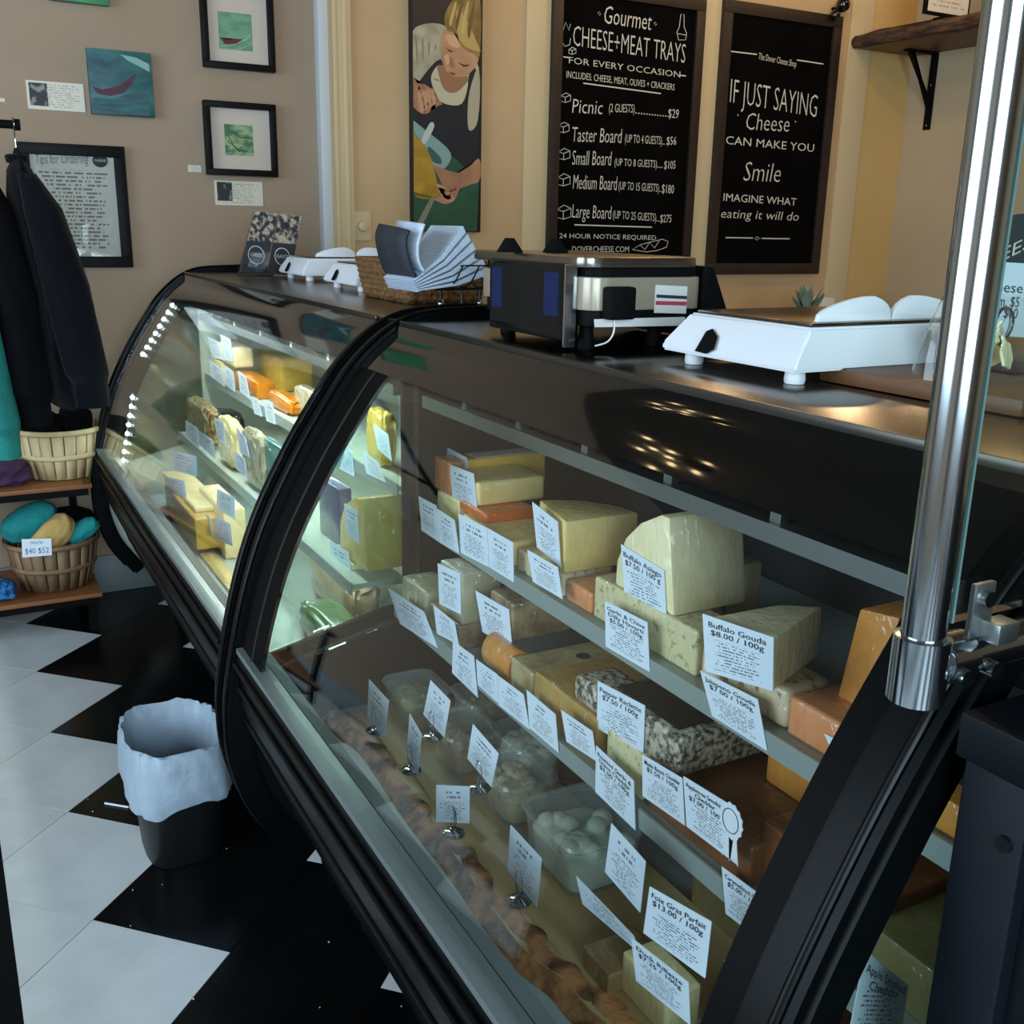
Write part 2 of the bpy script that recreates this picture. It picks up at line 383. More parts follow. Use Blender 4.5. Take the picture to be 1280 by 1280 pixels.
def window_wall(name, axis, at, a0, a1, w0, w1, z0, z1, th):
    bm = bmesh.new()
    def bx(u0, u1, za, zb):
        if axis == 'y': add_box(bm, u0, u1, at-th, at, za, zb)
        else: add_box(bm, at, at+th, u0, u1, za, zb)
    bx(a0, w0, 0, CEIL); bx(w1, a1, 0, CEIL); bx(w0, w1, 0, z0); bx(w0, w1, z1, CEIL)
    return struct(fin(name, bm, 'wall_taupe'))
window_wall('wall_front', 'y', Y0, XW, X1, -2.8, .6, .7, 2.75, .1)
window_wall('wall_back', 'x', X1, Y0, YB, -2.0, .9, .7, 2.75, .1)
# panelling behind the counter: cream boards fixed to the left wall, casing, battens
def on_wall(px, py, x=XW): return on(px, py, 0, x)
def ywall(px, py=200, x=XW): return on(px, py, 0, x).y
yA, yB_, yC = ywall(397), ywall(409), ywall(438)
pan = struct(box('wall_panelling', (XW, XW+.012, yC, ywall(1128, 120), 0.0, CEIL), 'wall_cream'))
struct(box('trim_1', (XW, XW+.05, yA, yB_, 0, CEIL), 'trim_white', bev=.003))
c1 = struct(box('trim_2', (XW, XW+.035, yB_+.001, yC, 0, CEIL), 'trim_cream', bev=.004))
for q in (.28, .72):
    box('bead', (XW+.035, XW+.041, yB_+(yC-yB_)*q-.008, yB_+(yC-yB_)*q+.008, 0, CEIL), 'trim_cream', c1, bev=.003)
for i, (p0, p1) in enumerate([(652, 684), (868, 897), (1045, 1072)]):
    y0 = ywall(p0, 180); y1 = ywall(p1, 180)
    struct(box('trim_%d' % (i+3), (XW+.012, XW+.022, y0, y1, 0, CEIL), 'trim_cream', bev=.003))
struct(box('wall_corner_strip', (XW+.012, XW+.016, ywall(1074, 100), YB-.001, 0, CEIL), 'wall_yellow'))
struct(box('baseboard_left', (XW, XW+.018, Y0, yA-.002, 0, .14), mat('base_grey', '#7f8a8e', .5), bev=.004))
# ------------------------------------------------------------------ refrigerated curved-glass cases
PROF = [(1.00, 1.181), (.947, 1.180), (.844, 1.178), (.745, 1.171), (.681, 1.144), (.619, 1.091), (.571, 1.028), (.508, .929), (.443, .801), (.399, .668), (.370, .531), (.362, .451), (.368, .367), (.400, .264), (.471, .155)]
PS = [(p.x, p.y) for p in smoothpts([(y, z, 0) for y, z in PROF], 5)]
def offs(pts, d):
    out = []
    for i in range(len(pts)):
        a, b = pts[max(0, i-1)], pts[min(len(pts)-1, i+1)]
        tx, ty = b[0]-a[0], b[1]-a[1]; l = math.hypot(tx, ty); out.append((pts[i][0]-ty/l*d, pts[i][1]+tx/l*d))
    return out
def prof_at(z, pts): # y of the profile at height z
    for a, b in zip(pts, pts[1:]):
        if (a[1]-z)*(b[1]-z) <= 0 and a[1] != b[1]: return a[0]+(b[0]-a[0])*(z-a[1])/(b[1]-a[1])
def clipz(pts, z0, z1):
    return [(prof_at(z1, pts), z1)]+[p for p in pts if z0 < p[1] < z1]+[(prof_at(z0, pts), z0)]
ZA, ZB, ZD = .80, .64, .43            # shelf tops and deck
ZTOP = 1.161
GO = offs(PS, .010); GI = offs(PS, .016)
def frame_arch(name, x0, x1, parent, label=None):
    o1 = PS; o2 = offs(PS, .045)
    keep = [i for i in range(len(o1)) if True]
    A = [(x0, *p) for p in o1]; B = [(x1, *p) for p in o1]; C_ = [(x1, *p) for p in o2]; D = [(x0, *p) for p in o2]
    bm = bmesh.new(); n = len(A)
    R = [[bm.verts.new(p) for p in S] for S in (A, B, C_, D)]
    for k in range(4):
        for i in range(n-1): bm.faces.new((R[k][i], R[k][i+1], R[(k+1) % 4][i+1], R[(k+1) % 4][i]))
    bm.faces.new([R[k][0] for k in range(4)]); bm.faces.new([R[k][-1] for k in range(4)][::-1])
    bmesh.ops.recalc_face_normals(bm, faces=bm.faces)
    es = [e for e in bm.edges if abs(e.calc_face_angle(0)) > 1.2]
    bmesh.ops.bevel(bm, geom=es, offset=.007, segments=2, affect='EDGES')
    o = fin(name, bm, 'black_frame', parent, 40)
    if label: o['label'] = label
    # raised bead along the outer face
    g = offs(PS, -.002); xm = (x0+x1)/2
    bm = bmesh.new(); add_tube(bm, [(xm+.008, *p) for p in g[8:-2]], .004, 6); fin('bead', bm, 'black_frame', o, 60)
    return o
def rounded(pts, r, n=5):
    out = []; N = len(pts)
    for i in range(N):
        p, a, b = Vector(pts[i]), Vector(pts[i-1]), Vector(pts[(i+1) % N])
        u, v = (a-p), (b-p); d = min(r, u.length*.45, v.length*.45); s, e = p+u.normalized()*d, p+v.normalized()*d
        for j in range(n+1):
            t = j/n; out.append(tuple((1-t)**2*s+2*t*(1-t)*p+t*t*e))
    return out
def end_panel(xg, parent, xdark, m='black_matte'):
    """glass side light with dark solid surround, in the plane x = xg"""
    gl = clipz(offs(PS, .04), .53, 1.09)
    poly = [(y, z) for y, z in gl]+[(.70, .60), (.735, .64), (.735, 1.06), (.715, 1.09)]
    prism('end_glass', [(xg-.003, y, z) for y, z in poly], (.006, 0, 0), 'pane_glass', parent, smooth=None)
    # solid rear part and solid lower part
    extr_x('end_plate', [(.737, .60), (1.12, .60), (1.12, 1.14), (.737, 1.14)], xdark-.006, xdark+.006, m, parent)
    low = clipz(offs(PS, .045), .23, .53)
    extr_x('lower_end_plate', low[::1]+[(.52, .16), (1.12, .16), (1.12, .598), (.70, .598)], xdark-.006, xdark+.006, m, parent)
def case(name, label, x0, x1, lit, yA_, yB2, bl, br, zA=ZA, zB=ZB):
    t = thing(name, label, 'display case')
    fa = frame_arch('end_frame', x0, x0+.055, t); fb = frame_arch('end_frame', x1-.055, x1, t)
    xi0, xi1 = x0+.055, x1-.055
    # curved front glass: clear part and black enamelled top part
    def sheet(nm, z0, z1, m, xi0=xi0, xi1=xi1):
        a, b = clipz(GO, z0, z1), clipz(GI, z0, z1)
        if z1 > 1.14:
            a = [(.700, ZTOP-.004)]+[p for p in a if p[0] < .695 or p[1] < 1.1]; b = [(.702, ZTOP-.010)]+[p for p in b if p[0] < .695 or p[1] < 1.1]
        return extr_x(nm, a+b[::-1], xi0, xi1, m, t, smooth=30)
    sheet('front_glass', .597, 1.085, 'case_glass', xi0+bl, xi1-br)
    sheet('black_side_border', .597, 1.085, 'border_black', xi0, xi0+bl-.0005)
    sheet('black_side_border', .597, 1.085, 'border_black', xi1-br+.0005, xi1)
    tube('gasket', [(xi0+bl*.55, y, z) for y, z in clipz(offs(PS, .0105), .6, 1.083)], .0035, 'black_gasket', t, 6)
    sheet('black_top_glass', 1.0852, 1.149, 'black_gloss')
    # lower front: sill, bumper rails and apron
    body = extr_x('lower_body', [(.404, .590), (.384, .592), (.380, .560), (.387, .553), (.383, .505), (.398, .44), (.452, .305), (.456, .288), (.50, .235), (.60, .16), (1.12, .16), (1.12, .415), (.50, .415), (.468, .45), (.425, .585)], xi0, xi1, 'black_frame', t, smooth=20)
    for z_, yy in ((.572, .3805), (.528, .384), (.470, .3905)):
        tube('bumper_rail', [(xi0, yy, z_), (xi1, yy, z_)], .0055, 'black_frame', t, 8)
    extr_x('glass_channel', [(.383, .593), (.410, .593), (.412, .603), (.383, .603)], xi0, xi1, 'sill_grey', t)
    extr_x('inner_sill', [(.412, .5935), (.428, .5855), (.475, .448), (.50, .4165), (.515, .4165), (.49, .452), (.436, .595), (.414, .602)], xi0, xi1, 'sill_grey', t)
    box('deck', (xi0, xi1, .502, 1.09, .4165, ZD), 'deck_white', t)
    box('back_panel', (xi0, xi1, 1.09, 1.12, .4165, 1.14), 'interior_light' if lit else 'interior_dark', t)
    # shelves with price rails
    for zs, ys in ((zA, yA_), (zB, yB2)):
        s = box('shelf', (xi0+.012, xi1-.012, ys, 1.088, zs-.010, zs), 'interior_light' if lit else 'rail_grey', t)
        extr_x('price_rail', [(ys-.004, zs-.022), (ys-.0005, zs-.022), (ys-.0005, zs+.004), (ys-.004, zs+.004)], xi0+.012, xi1-.012, 'rail_grey', s)
        for xx in [xi0+.03+(xi1-xi0-.07)*k/3 for k in range(4)]:
            prism('bracket', [(xx, 1.088, zs-.0105), (xx, ys+.08, zs-.0105), (xx, ys+.08, zs-.018), (xx, 1.088, zs-.055)], (.008, 0, 0), 'alu', s, smooth=None)
    # light canopy rail under the top
    r = extr_x('light_rail', [(.735, 1.009), (.775, 1.009), (.775, 1.0302), (.735, 1.0302)], xi0+.012, xi1-.012, 'alu', t)
    nx = 6
    for k in range(nx):
        xx = xi0+.16+(xi1-xi0-.3)*k/(nx-1)
        extr_x('hanger', [(.742, 1.0305), (.752, 1.0305), (.752, 1.13), (.742, 1.13)], xx, xx+.016, 'alu', r)
        prism('arm', [(xx+.003, .753, 1.031), (xx+.003, .753, 1.039), (xx+.003, .98, 1.079), (xx+.003, .98, 1.071)], (.010, 0, 0), 'alu', r, smooth=None)
    extr_x('top_underside', [(.700, 1.132), (1.10, 1.132), (1.10, 1.147), (.700, 1.147)], xi0, xi1, 'black_matte', t)
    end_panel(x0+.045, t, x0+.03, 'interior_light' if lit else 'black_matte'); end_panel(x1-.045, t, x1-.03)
    if lit: # dark inner liner of the far frame, carrying the light strips
        A, B = clipz(offs(PS, .030), .56, 1.12), clipz(offs(PS, .085), .56, 1.08)
        extr_x('inner_liner', A+B[::-1], x0+.0555, x0+.060, 'black_matte', t)
    if lit: # second pane of the far side light
        prism('end_glass', [(x0+.008, y, z) for y, z in clipz(offs(PS, .04), .53, 1.09)+[(.70, .60), (.735, .64), (.735, 1.06), (.715, 1.09)]], (.005, 0, 0), 'pane_glass', t, smooth=None)
    for xx in (x0+.12, x1-.12):
        for yy in (.60, 1.04):
            lathe('foot', [(.022, 0), (.022, .012), (.012, .016), (.012, .17)], (xx, yy, 0), 'black_matte', t, 12)
    return t
XJ = -1.80
case1 = case('deli_case', 'far black curved-glass deli case with lit cheese shelves near the wall', -3.56, XJ-.002+.055, True, .745, .645, .012, .02, .83, .64)
case2 = case('deli_case', 'near black curved-glass deli case with dark cheese shelves beside the chrome post', XJ+.057, -.400, False, .735, .680, .12, .03)
# continuous worktop over both cases
wt = thing('worktop', 'long brushed steel worktop running over both deli cases', 'countertop')
box('top_sheet', (-3.54, -.42, .7035, 1.50, 1.150, ZTOP), 'counter_steel', wt, bev=.002)
box('front_trim', (-3.505, XJ-.002, .6965, .7030, 1.1525, 1.1625), mat('dark_trim', '#4c4843', .3, .8), wt, bev=.002)
box('front_trim', (XJ+.113, -.456, .6965, .7030, 1.1525, 1.1625), mat('dark_trim', '#4c4843', .3, .8), wt, bev=.002)
# rear cabinet body under the worktop, staff side
# LED strips on the far end of the lit case
led_me = None
for seg, pl in enumerate(([(217, 378), (176, 446)], [(166, 492), (153, 580)])):
    xs_ = -3.485
    a, b = on(*pl[0], 0, xs_), on(*pl[1], 0, xs_)
    st = box('led_strip', (0, .006, 0, .012, 0, .004), 'alu', case1) if False else tube('led_strip', [a+Vector((-.006, 0, 0)), b+Vector((-.006, 0, 0))], .005, 'alu', case1, 6)
    for k in range(8):
        p = a.lerp(b, (k+.4)/7.8)
        if led_me is None:
            bm = bmesh.new(); bmesh.ops.create_uvsphere(bm, u_segments=8, v_segments=5, radius=.0065); led_me = bpy.data.meshes.new('led'); bm.to_mesh(led_me); bm.free(); led_me.materials.append(MATS['led'])
        l = newobj('led', led_me, st); l.location = p+Vector((.004, 0, 0))
# light given by the strips, inside the lit case
d = bpy.data.lights.new('case_strip_light', 'AREA'); d.shape = 'RECTANGLE'; d.size = 1.55; d.size_y = .05; d.energy = 9; d.color = (.86, 1.0, .93)
o = bpy.data.objects.new('case_strip_light', d); COL.objects.link(o); o.location = (-2.65, .66, 1.085); o.rotation_euler = (math.radians(12), 0, 0)

for y_, z_ in ((.80, .83-.024), (.70, ZB-.024)):  # unseen fill lights, added under the shelves to brighten the lit case
    d = bpy.data.lights.new('added_shelf_fill', 'AREA'); d.shape = 'RECTANGLE'; d.size = 1.4; d.size_y = .02; d.energy = 2.2; d.color = (.86, 1.0, .93)
    o = bpy.data.objects.new('added_shelf_fill', d); COL.objects.link(o); o.location = (-2.65, y_, z_)

# ceiling lamps whose reflections show in the black top glass
mat('bulb_glow', '#fff1d8', .3, emit='#ffd9a0', estr=14); mat('tube_glow', '#fff0c8', .3, emit='#ffe2a0', estr=5)
cl = thing('ceiling_lamp', 'black ceiling lamp with a cluster of small warm bulbs', 'lamp')
lathe('ceiling_rose', [(.09, 0), (.09, -.02), (.03, -.03)], (-3.05, .12, CEIL-.0005), 'black_matte', cl, 20)
for k in range(9):
    a = k*2.4; r = .05+.028*k; p = Vector((-3.05+r*math.cos(a), .12+r*.8*math.sin(a), 2.80+.015*(k % 3)))
    tube('arm', [(-3.05, .12, CEIL-.03), (p.x*.5-3.05*.5, p.y*.5+.06, 2.90), p+Vector((0, 0, .02))], .004, 'black_matte', cl, 6)
    bm = bmesh.new(); bmesh.ops.create_uvsphere(bm, u_segments=10, v_segments=6, radius=.017)
    for v in bm.verts: v.co += p
    fin('bulb', bm, 'bulb_glow', cl, 80)
tl = thing('tube_light', 'ceiling tube light fixture with two warm tubes over the worktop', 'lamp')
box('housing', (-2.75, -1.85, 1.02, 1.38, CEIL-.03, CEIL-.0005), 'trim_white', tl, bev=.004)
for y in (1.10, 1.30): tube('tube', [(-2.72, y, CEIL-.052), (-1.88, y, CEIL-.052)], .013, 'tube_glow', tl, 10)
for x in (-2.735, -1.865): box('end_holder', (x-.012, x+.012, 1.06, 1.34, CEIL-.07, CEIL-.0305), 'trim_white', tl)
# ------------------------------------------------------------------ goods in the cases
def px_x(px, y, z): return solve(lambda x: proj((x, y, z))[0], px, -3.8, -.25)
def px_y(px, x, z): return solve(lambda y: proj((x, y, z))[0], px, .2, 2.5)
def py_z(py, x, y): return solve(lambda z: proj((x, y, z))[1], py, 0, 1.6)
def block(name, label, y0, z0, n, l, r, t, m, cat='cheese', bev=.005, ymax=1.08, X=None, group=None, depth=None, h=None):
    """rectangular piece: front at y0, standing on z0; n, l, r are image columns of its near, far and rear upright edges, t the row of its near top corner"""
    xn = X if X is not None else px_x(n, y0, z0)
    xf = px_x(l, y0, z0) if l > 5 else xn-l
    yr = min(depth+y0 if depth else px_y(r, xn, z0), ymax)
    zt = z0+h if h else py_z(t, xn, y0)
    o = box(name, (min(xf, xn-.01), xn, y0, max(yr, y0+.02), z0, max(zt, z0+.008)), m, None, bev=bev, seg=3)
    tag(o, label, cat, group); o['_t'] = zt; o['_x0'] = xf; o['_x1'] = xn; o['_y0'] = y0; o['_y1'] = yr
    return o
def pillow(name, label, y0, z0, n, l, r, t, m, cat='package', X=None, depth=None, h=None, ymax=1.08, seed=0, bev=0, amp=.06):
    """soft crinkled bag filling the same upright block"""
    xn = X if X is not None else px_x(n, y0, z0); xf = px_x(l, y0, z0); yr = min(depth+y0 if depth else px_y(r, xn, z0), ymax); zt = z0+h if h else py_z(t, xn, y0)
    rnd = random.Random(seed+len(label)); ph = [rnd.uniform(0, 6.28) for _ in range(6)]
    bm = bmesh.new(); bmesh.ops.create_icosphere(bm, subdivisions=4, radius=1); lo, hi = Vector((xf, y0, z0)), Vector((xn, yr, zt))
    for v in bm.verts:
        d = v.co.copy(); s = Vector([math.copysign(abs(c)**.5, c) for c in d]); k = 1+amp*(math.sin(9*d.x+ph[0])*math.sin(8*d.y+ph[1])+.7*math.sin(15*d.z+9*d.x+ph[2])+.5*math.sin(21*d.y-16*d.z+ph[3]))
        q = s*min(k, 1.08)*.93
        v.co = Vector([(lo[i]+hi[i])/2+(hi[i]-lo[i])/2*max(-1, min(1, q[i])) for i in range(3)])
    o = tag(fin(name, bm, m, None, 50), label, cat); return o
def outline_y(name, label, pix, y0, dy, m, cat='cheese', bev=.004, z_min=None, taper=0):
    pts = [on(px, py, 1, y0) for px, py in pix]
    if z_min is not None:
        zm = min(p.z for p in pts); pts = [Vector((p.x, p.y, p.z+z_min-zm)) for p in pts]
    return tag(prism(name, pts, (taper, dy, 0), m, None, bev), label, cat)
INK = 'ink'
def card(label, quad, y, title=None, price=None, parent=None, name='price_card', th=.0008, m=None, cat='price card', tl=None, lean=0, group=None):
    """paper price card in the plane y (top leaning back by lean); quad = its corners in the photo, TL TR BR BL"""
    ys = (y+lean, y+lean, y, y)
    q = [on(px, py, 1, yy) for (px, py), yy in zip(quad, ys)]
    root = thing(name, label, cat, group=group) if title else None
    o, n = plate('sheet' if title else name, q, th, m or ('card' if title else 'card_small'), root)
    if not title: return tag(o, label, cat, group)
    TL, TR, BR, BL = [Vector(p) for p in q]
    def bil(u, v): return (TL*(1-u)+TR*u)*v+(BL*(1-u)+BR*u)*(1-v)
    up = (TL-BL).lerp(TR-BR, .5); k = len(title); rows = list(title)+([price] if price else [])
    hh = .085 if len(rows) > 2 else .10
    for i, s in enumerate(rows):
        v = .945-(i+1)*(hh*1.32)
        half = min(.44, .030*len(s)+.02)
        lettering(s, bil(.5-half, v), bil(.5+half, v), up*hh, n, INK, root, offset=.004)
    return root

# ---------- near case, upper shelf
b2 = block('cheese_block', 'small pale block left of the wide price cards on upper shelf', .760, ZA, 573, 546, 610, 627, 'ch_cream')
block('cheddar_block', 'orange cheddar block standing on the small pale block, far end of upper shelf', .764, b2['_t'], 561, 543, 575, 578, 'ch_deep', depth=.030)
b3 = block('cheese_slab', 'yellow slab under the orange slab on upper shelf', .752, ZA, 640, 577, 690, 678, 'ch_pale', depth=.20)
b4 = block('cheddar_slab', 'bright orange cheddar slab between a pale block and a yellow slab', .760, b3['_t'], 607, 574, 672, 643, 'ch_orange')
b5 = block('cheese_block', 'large wrapped pale block on top of the orange slab', .768, b4['_t'], 597, 563, 681, 604, 'ch_pale', bev=.007)
b6 = block('cheese_block', 'yellow block with a printed label on top behind the large pale block', .80, b4['_t'], 590, .052, 640, 568, 'ch_yellow', X=b5['_x0']-.004, depth=.17, h=b5['_t']-b4['_t']+.014)
g = tag(box('product_label', (b6['_x0']+.006, b6['_x1']-.006, .825, .945, b6['_t']+.0004, b6['_t']+.0012), 'pale_label'), 'white product label lying on the yellow block', 'label')
w1 = block('cheese_block', 'wrapped slab under the rounded wedge on upper shelf', .752, ZA, 703, 646, 765, 718, 'ch_nut')
b8 = block('cheese_block', 'cream block with a pink rind right of the wrapped slab on upper shelf', .752, ZA, 738, 707, 775, 742, 'ch_pink', depth=.12)
# rounded wedge
xn = px_x(703, .752, w1['_t']); yv = .755; zt0 = w1['_t']
def wedge_plan(name, label, xn, y0, r0, a0, a1, z0, h, m, n=10, bev=.004):
    pts = [(xn, y0, z0)]+[(xn+r0*math.cos(math.radians(a0+(a1-a0)*i/n)), y0+r0*math.sin(math.radians(a0+(a1-a0)*i/n)), z0) for i in range(n+1)]
    return tag(prism(name, pts, (0, 0, h), m, None, bev, 2, 40), label, 'cheese')
hz = py_z(652, xn, yv)-zt0
wedge_plan('cheese_wedge', 'rounded rindy cheese wedge in plastic wrap beside the orange slab', xn, yv, .125, 88, 168, zt0, hz, 'ch_pale')
h1 = block('havarti_slab', 'long herb-flecked slab under the tall pale wedge', .752, ZA, 868, 741, 920, 790, 'ch_herb')
asiago = outline_y('cheese_wedge', 'tall pale wedge with curved rind standing on the herb-flecked slab', [(842, 776), (768, 735), (770, 706), (781, 677), (800, 658), (826, 648), (836, 652)], .756, .118, 'ch_ivory', bev=.005, z_min=h1['_t'])
tagc = block('cheese_piece', 'small upright cheese piece with a round black logo label', .90, ZA, 925, 903, 947, 705, 'ch_ivory')
q = [on(px, py, 1, .8985) for px, py in [(905, 698), (925, 706), (929, 757), (906, 752)]]
o, n = plate('logo_label', q, .0006, 'paper'); tag(o, 'white label with round black logo on the small upright cheese', 'label')
cc = on(917, 722, 1, .8985); rr = .012
paint('roundel', [cc+Vector((rr*math.cos(a*.3491), 0, 1.15*rr*math.sin(a*.3491))) for a in range(18)], n, .0006, MATS['ink'], o)
gw = block('gouda_slab', 'round speckled gouda slab under the big gouda wedge', .752, ZA, 980, 872, 1036, 862, 'ch_nut', bev=.012)
# gouda wedge: triangle plan
zg = gw['_t']; pA, pB, pC = on(967, 864, 2, zg), on(878, 838, 2, zg), on(1022, 822, 2, zg)
hg = py_z(795, pA.x, pA.y)-zg
tag(prism('gouda_wedge', [pA, pC, pC.lerp(pB, .5)+Vector((-.012, .03, 0)), pB], (0, 0, hg), 'ch_ivory', None, .004), 'large pale gouda wedge with a big price card, right of the tall wedge', 'cheese')
o1 = block('cheese_block', 'low salmon-pink wrapped block at the near end of upper shelf', .752, ZA, 1062, 982, 1130, 915, 'ch_pink', bev=.006)
tag(prism('cheese_wedge', [on(p[0], p[1], 1, .80)+Vector((0, 0, 0)) for p in [(1040, 893), (1096, 925), (1124, 772), (1074, 760)]], (0, .10, 0), 'ch_wax', None, .005), 'tall orange wedge leaning above the salmon-pink block', 'cheese')
yc_ = .7295
card('blank-looking price card at far end of the upper near shelf', [(523, 620), (545, 632), (548, 677), (527, 662)], yc_)
card('price card second from the far end of the upper near shelf', [(545, 635), (568, 650), (574, 692), (549, 678)], yc_-.001)
card('wide price card under the orange slab, left half', [(573, 642), (609, 660), (611, 709), (576, 691)], yc_)
card('wrinkled price card under the orange slab, right of the wide card', [(609.5, 660), (641, 678), (642, 728), (611.5, 709)], yc_)
card('price card on the rail below the rounded wedge', [(659, 687), (697, 709), (703, 749), (666, 727)], yc_)
card('price card behind the front label on the yellow block', [(553, 556), (583, 572), (586, 612), (560, 607)], .7990)
card('price card taped to the large wrapped pale block', [(561, 580), (592, 592), (597, 642), (566, 627)], .7665)
card('price card taped to the rounded wedge', [(665, 627), (697, 652), (701, 709), (671, 684)], .7505)
card('price card reading Buffalo Asiago on the tall pale wedge', [(776, 680), (830, 713), (833, 774), (781, 751)], .7540, ['Buffalo Asiago'], '$7.50 / 100 g')
card('price card below the herb-flecked slab, garlic and chive dilly havarti', [(756, 751), (809, 778), (812, 840), (757, 808)], yc_, ['Garlic & Chive', 'Dilly Havarti'], '$5.00 / 100g')
card('large price card reading Buffalo Gouda on the gouda wedge', [(878, 767), (967, 797), (966, 864), (882, 839)], min(pA.y, pB.y)-.003, ['Buffalo Gouda'], '$8.00 / 100g')
card('price card reading Jalapeno Gouda on the upper near rail', [(875, 838), (947, 874), (959, 939), (890, 895)], yc_, ['Jalapeno Gouda'], '$7.00 / 100g')
card('half hidden price card on the salmon-pink block by the black frame', [(1030, 917), (1062, 932), (1062, 962), (1046, 952)], .7500)

# ---------- near case, lower shelf
yB1 = .692
block('cheese_pack', 'grey wrapped cheese at far end of lower near shelf', yB1, ZB, 532, 502, 575, 742, 'ch_grey', bev=.008)
lb = block('cheese_block', 'greyish slab under the upright pale block on lower near shelf', yB1, ZB, 574, 536, 625, 783, 'ch_rind')
block('cheese_block', 'upright pale block with a price card on lower near shelf', yB1+.004, lb['_t'], 577, 550, 627, 718, 'ch_grey')
ml = block('cheese_block', 'low veined slab under the mottled brown block', yB1+.012, ZB, 655, 585, 730, 815, 'ch_herb') if False else None
wx = tag(prism('waxed_cheese', [Vector((px_x(601, yB1, ZB), yB1+.022+.022*math.cos(a), ZB+.0305+.030*math.sin(a))) for a in [i*math.pi/10-math.pi/2 for i in range(21)]][:-1], (px_x(634, yB1, ZB)-px_x(601, yB1, ZB), 0, 0), 'ch_wax', None, .003), 'orange waxed cheese log below the mottled block', 'cheese')
mb0 = block('cheese_slab', 'wide pale mouldy slab with a dark sticker on lower near shelf', yB1, ZB, 664, 637, 760, 842, 'ch_mold', depth=.22)
block('cheese_block', 'mottled brown rindy block stacked on lower near shelf', yB1+.03, mb0['_t'], 640, 612, 735, 770, 'ch_rind', h=.062, depth=.17)
box_l = tag(lathe('sticker', [(.011, 0), (.011, .0006)], (mb0['_x1']-.02, yB1+.10, mb0['_t']+.0003), 'dark_pack', None, 16), 'dark oval sticker on the mouldy slab', 'sticker')
sl = block('cheese_slab', 'golden brown slab right of the mouldy slab on lower near shelf', yB1, ZB, 745, 666, 800, 900, 'ch_gold', depth=.24)
rc = block('raclette_block', 'peppercorn-crusted raclette block with dark printed wrapper', yB1+.004, sl['_t'], 848, 757, 905, 916, 'ch_pepper', bev=.006, depth=.13, h=.05)
tag(box('wrapper_label', (rc['_x0']+.004, rc['_x1']-.02, rc['_y0']+.012, rc['_y1']-.006, rc['_t']+.0003, rc['_t']+.0012), 'dark_pack'), 'black printed label on the peppercorn raclette', 'label')
block('pepper_cheese', 'small wrapped speckled cheese left of the raclette card', yB1+.002, sl['_t'], 746, 715, 790, 850, 'ch_pepper', bev=.012, depth=.07, h=.038)
block('cheese_block', 'pale speckled block below the raclette card', yB1, ZB, 802, 756, 860, 945, 'ch_herb', depth=.2)
sm1 = block('smoked_cheese', 'brown smoked cheese block below the apple smoked card', yB1, ZB, 935, 806, 1010, 1060, 'ch_brown', depth=.24)
sm2 = block('smoked_cheese', 'dark smoked cheese block at near end of lower shelf behind the black frame', yB1+.02, ZB, 1090, 945, 1150, 1120, 'ch_brown', depth=.22, h=.075)
tag(prism('cheese_wedge', [(sm1['_x1']-.10, .80, sm1['_t']+.0005), (sm1['_x1']-.01, .80, sm1['_t']+.0005), (sm1['_x1']-.03, .91, sm1['_t']+.0005), (sm1['_x1']-.09, .91, sm1['_t']+.0005)], (0, 0, .04), 'ch_wax', None, .004), 'amber smoked wedge lying on the brown smoked block', 'cheese')
yb = .6735
card('tilted price card at far end of the lower near shelf', [(485, 735), (530, 765), (547, 810), (500, 780)], yb)
card('small price card on the greyish slab', [(542, 757), (568, 778), (573, 806), (546, 792)], yb-.001)
card('price card taped to the upright pale block', [(547, 704), (575, 717), (576, 768), (549, 755)], yB1+.0025)
card('price card on the mottled brown block', [(594, 738), (636, 762), (640, 811), (603, 790)], yB1+.0275)
for lbl, q in [('price card under the orange waxed log', [(566, 801), (592, 820), (597, 872), (565, 841)]),
               ('narrow price card right of the waxed log card', [(595, 824), (621.5, 843), (622.5, 879), (597, 856)]),
               ('price card below the mouldy slab', [(622, 844), (654, 868), (662, 912), (623, 881)]),
               ('price card left of the golden brown slab', [(658, 862), (694, 893), (698, 941), (662, 910)]),
               ('bent price card below the small speckled cheese', [(701, 887), (740, 914), (746, 952), (708, 927)])]:
    card(lbl, q, yb)
card('price card reading Roasted Garlic and Onion Cheddar', [(745, 932), (792, 976), (794, 1038), (744, 990)], yb-.003, ['Roasted Garlic &', 'Onion Cheddar'], '$5.00 / 100g')
card('price card reading Pepper Raclette on the peppercorn block', [(747, 851), (806, 882), (804, 941), (746, 911)], yB1+.0015, ['Pepper Raclette'], '$7.50 / 100g')
card('price card reading Maple Bacon Cheddar', [(803, 943), (853, 973), (856, 1032), (803, 995)], yb, ['Maple Bacon Cheddar'], '$5.50 / 100g')
ac = card('price card reading Appletree Smoked Cheddar with a paper rosette', [(854, 970), (906, 1002), (920, 1080), (858, 1033)], yb-.002, ['Appletree Smoked', 'Cheddar'], '$7.00 / 100g')
rc_ = on(914, 1026, 1, yb-.0035); nrm = Vector((0, -1, 0))
ros = lathe('rosette', [(.0185, 0), (.0185, .0008)], (0, 0, 0), 'paper', ac, 28)
for v in ros.data.vertices: x_, y_, z_ = v.co; rr_ = 1+.05*math.cos(14*math.atan2(y_, x_)); v.co = rc_+Vector((x_*rr_, -z_, y_*rr_*1.1))
rg = tube('ring_print', [rc_+Vector((.0125*math.cos(a*.349), -.0012, .0138*math.sin(a*.349))) for a in range(18)], .0005, 'ink', ros, 4, closed=True)
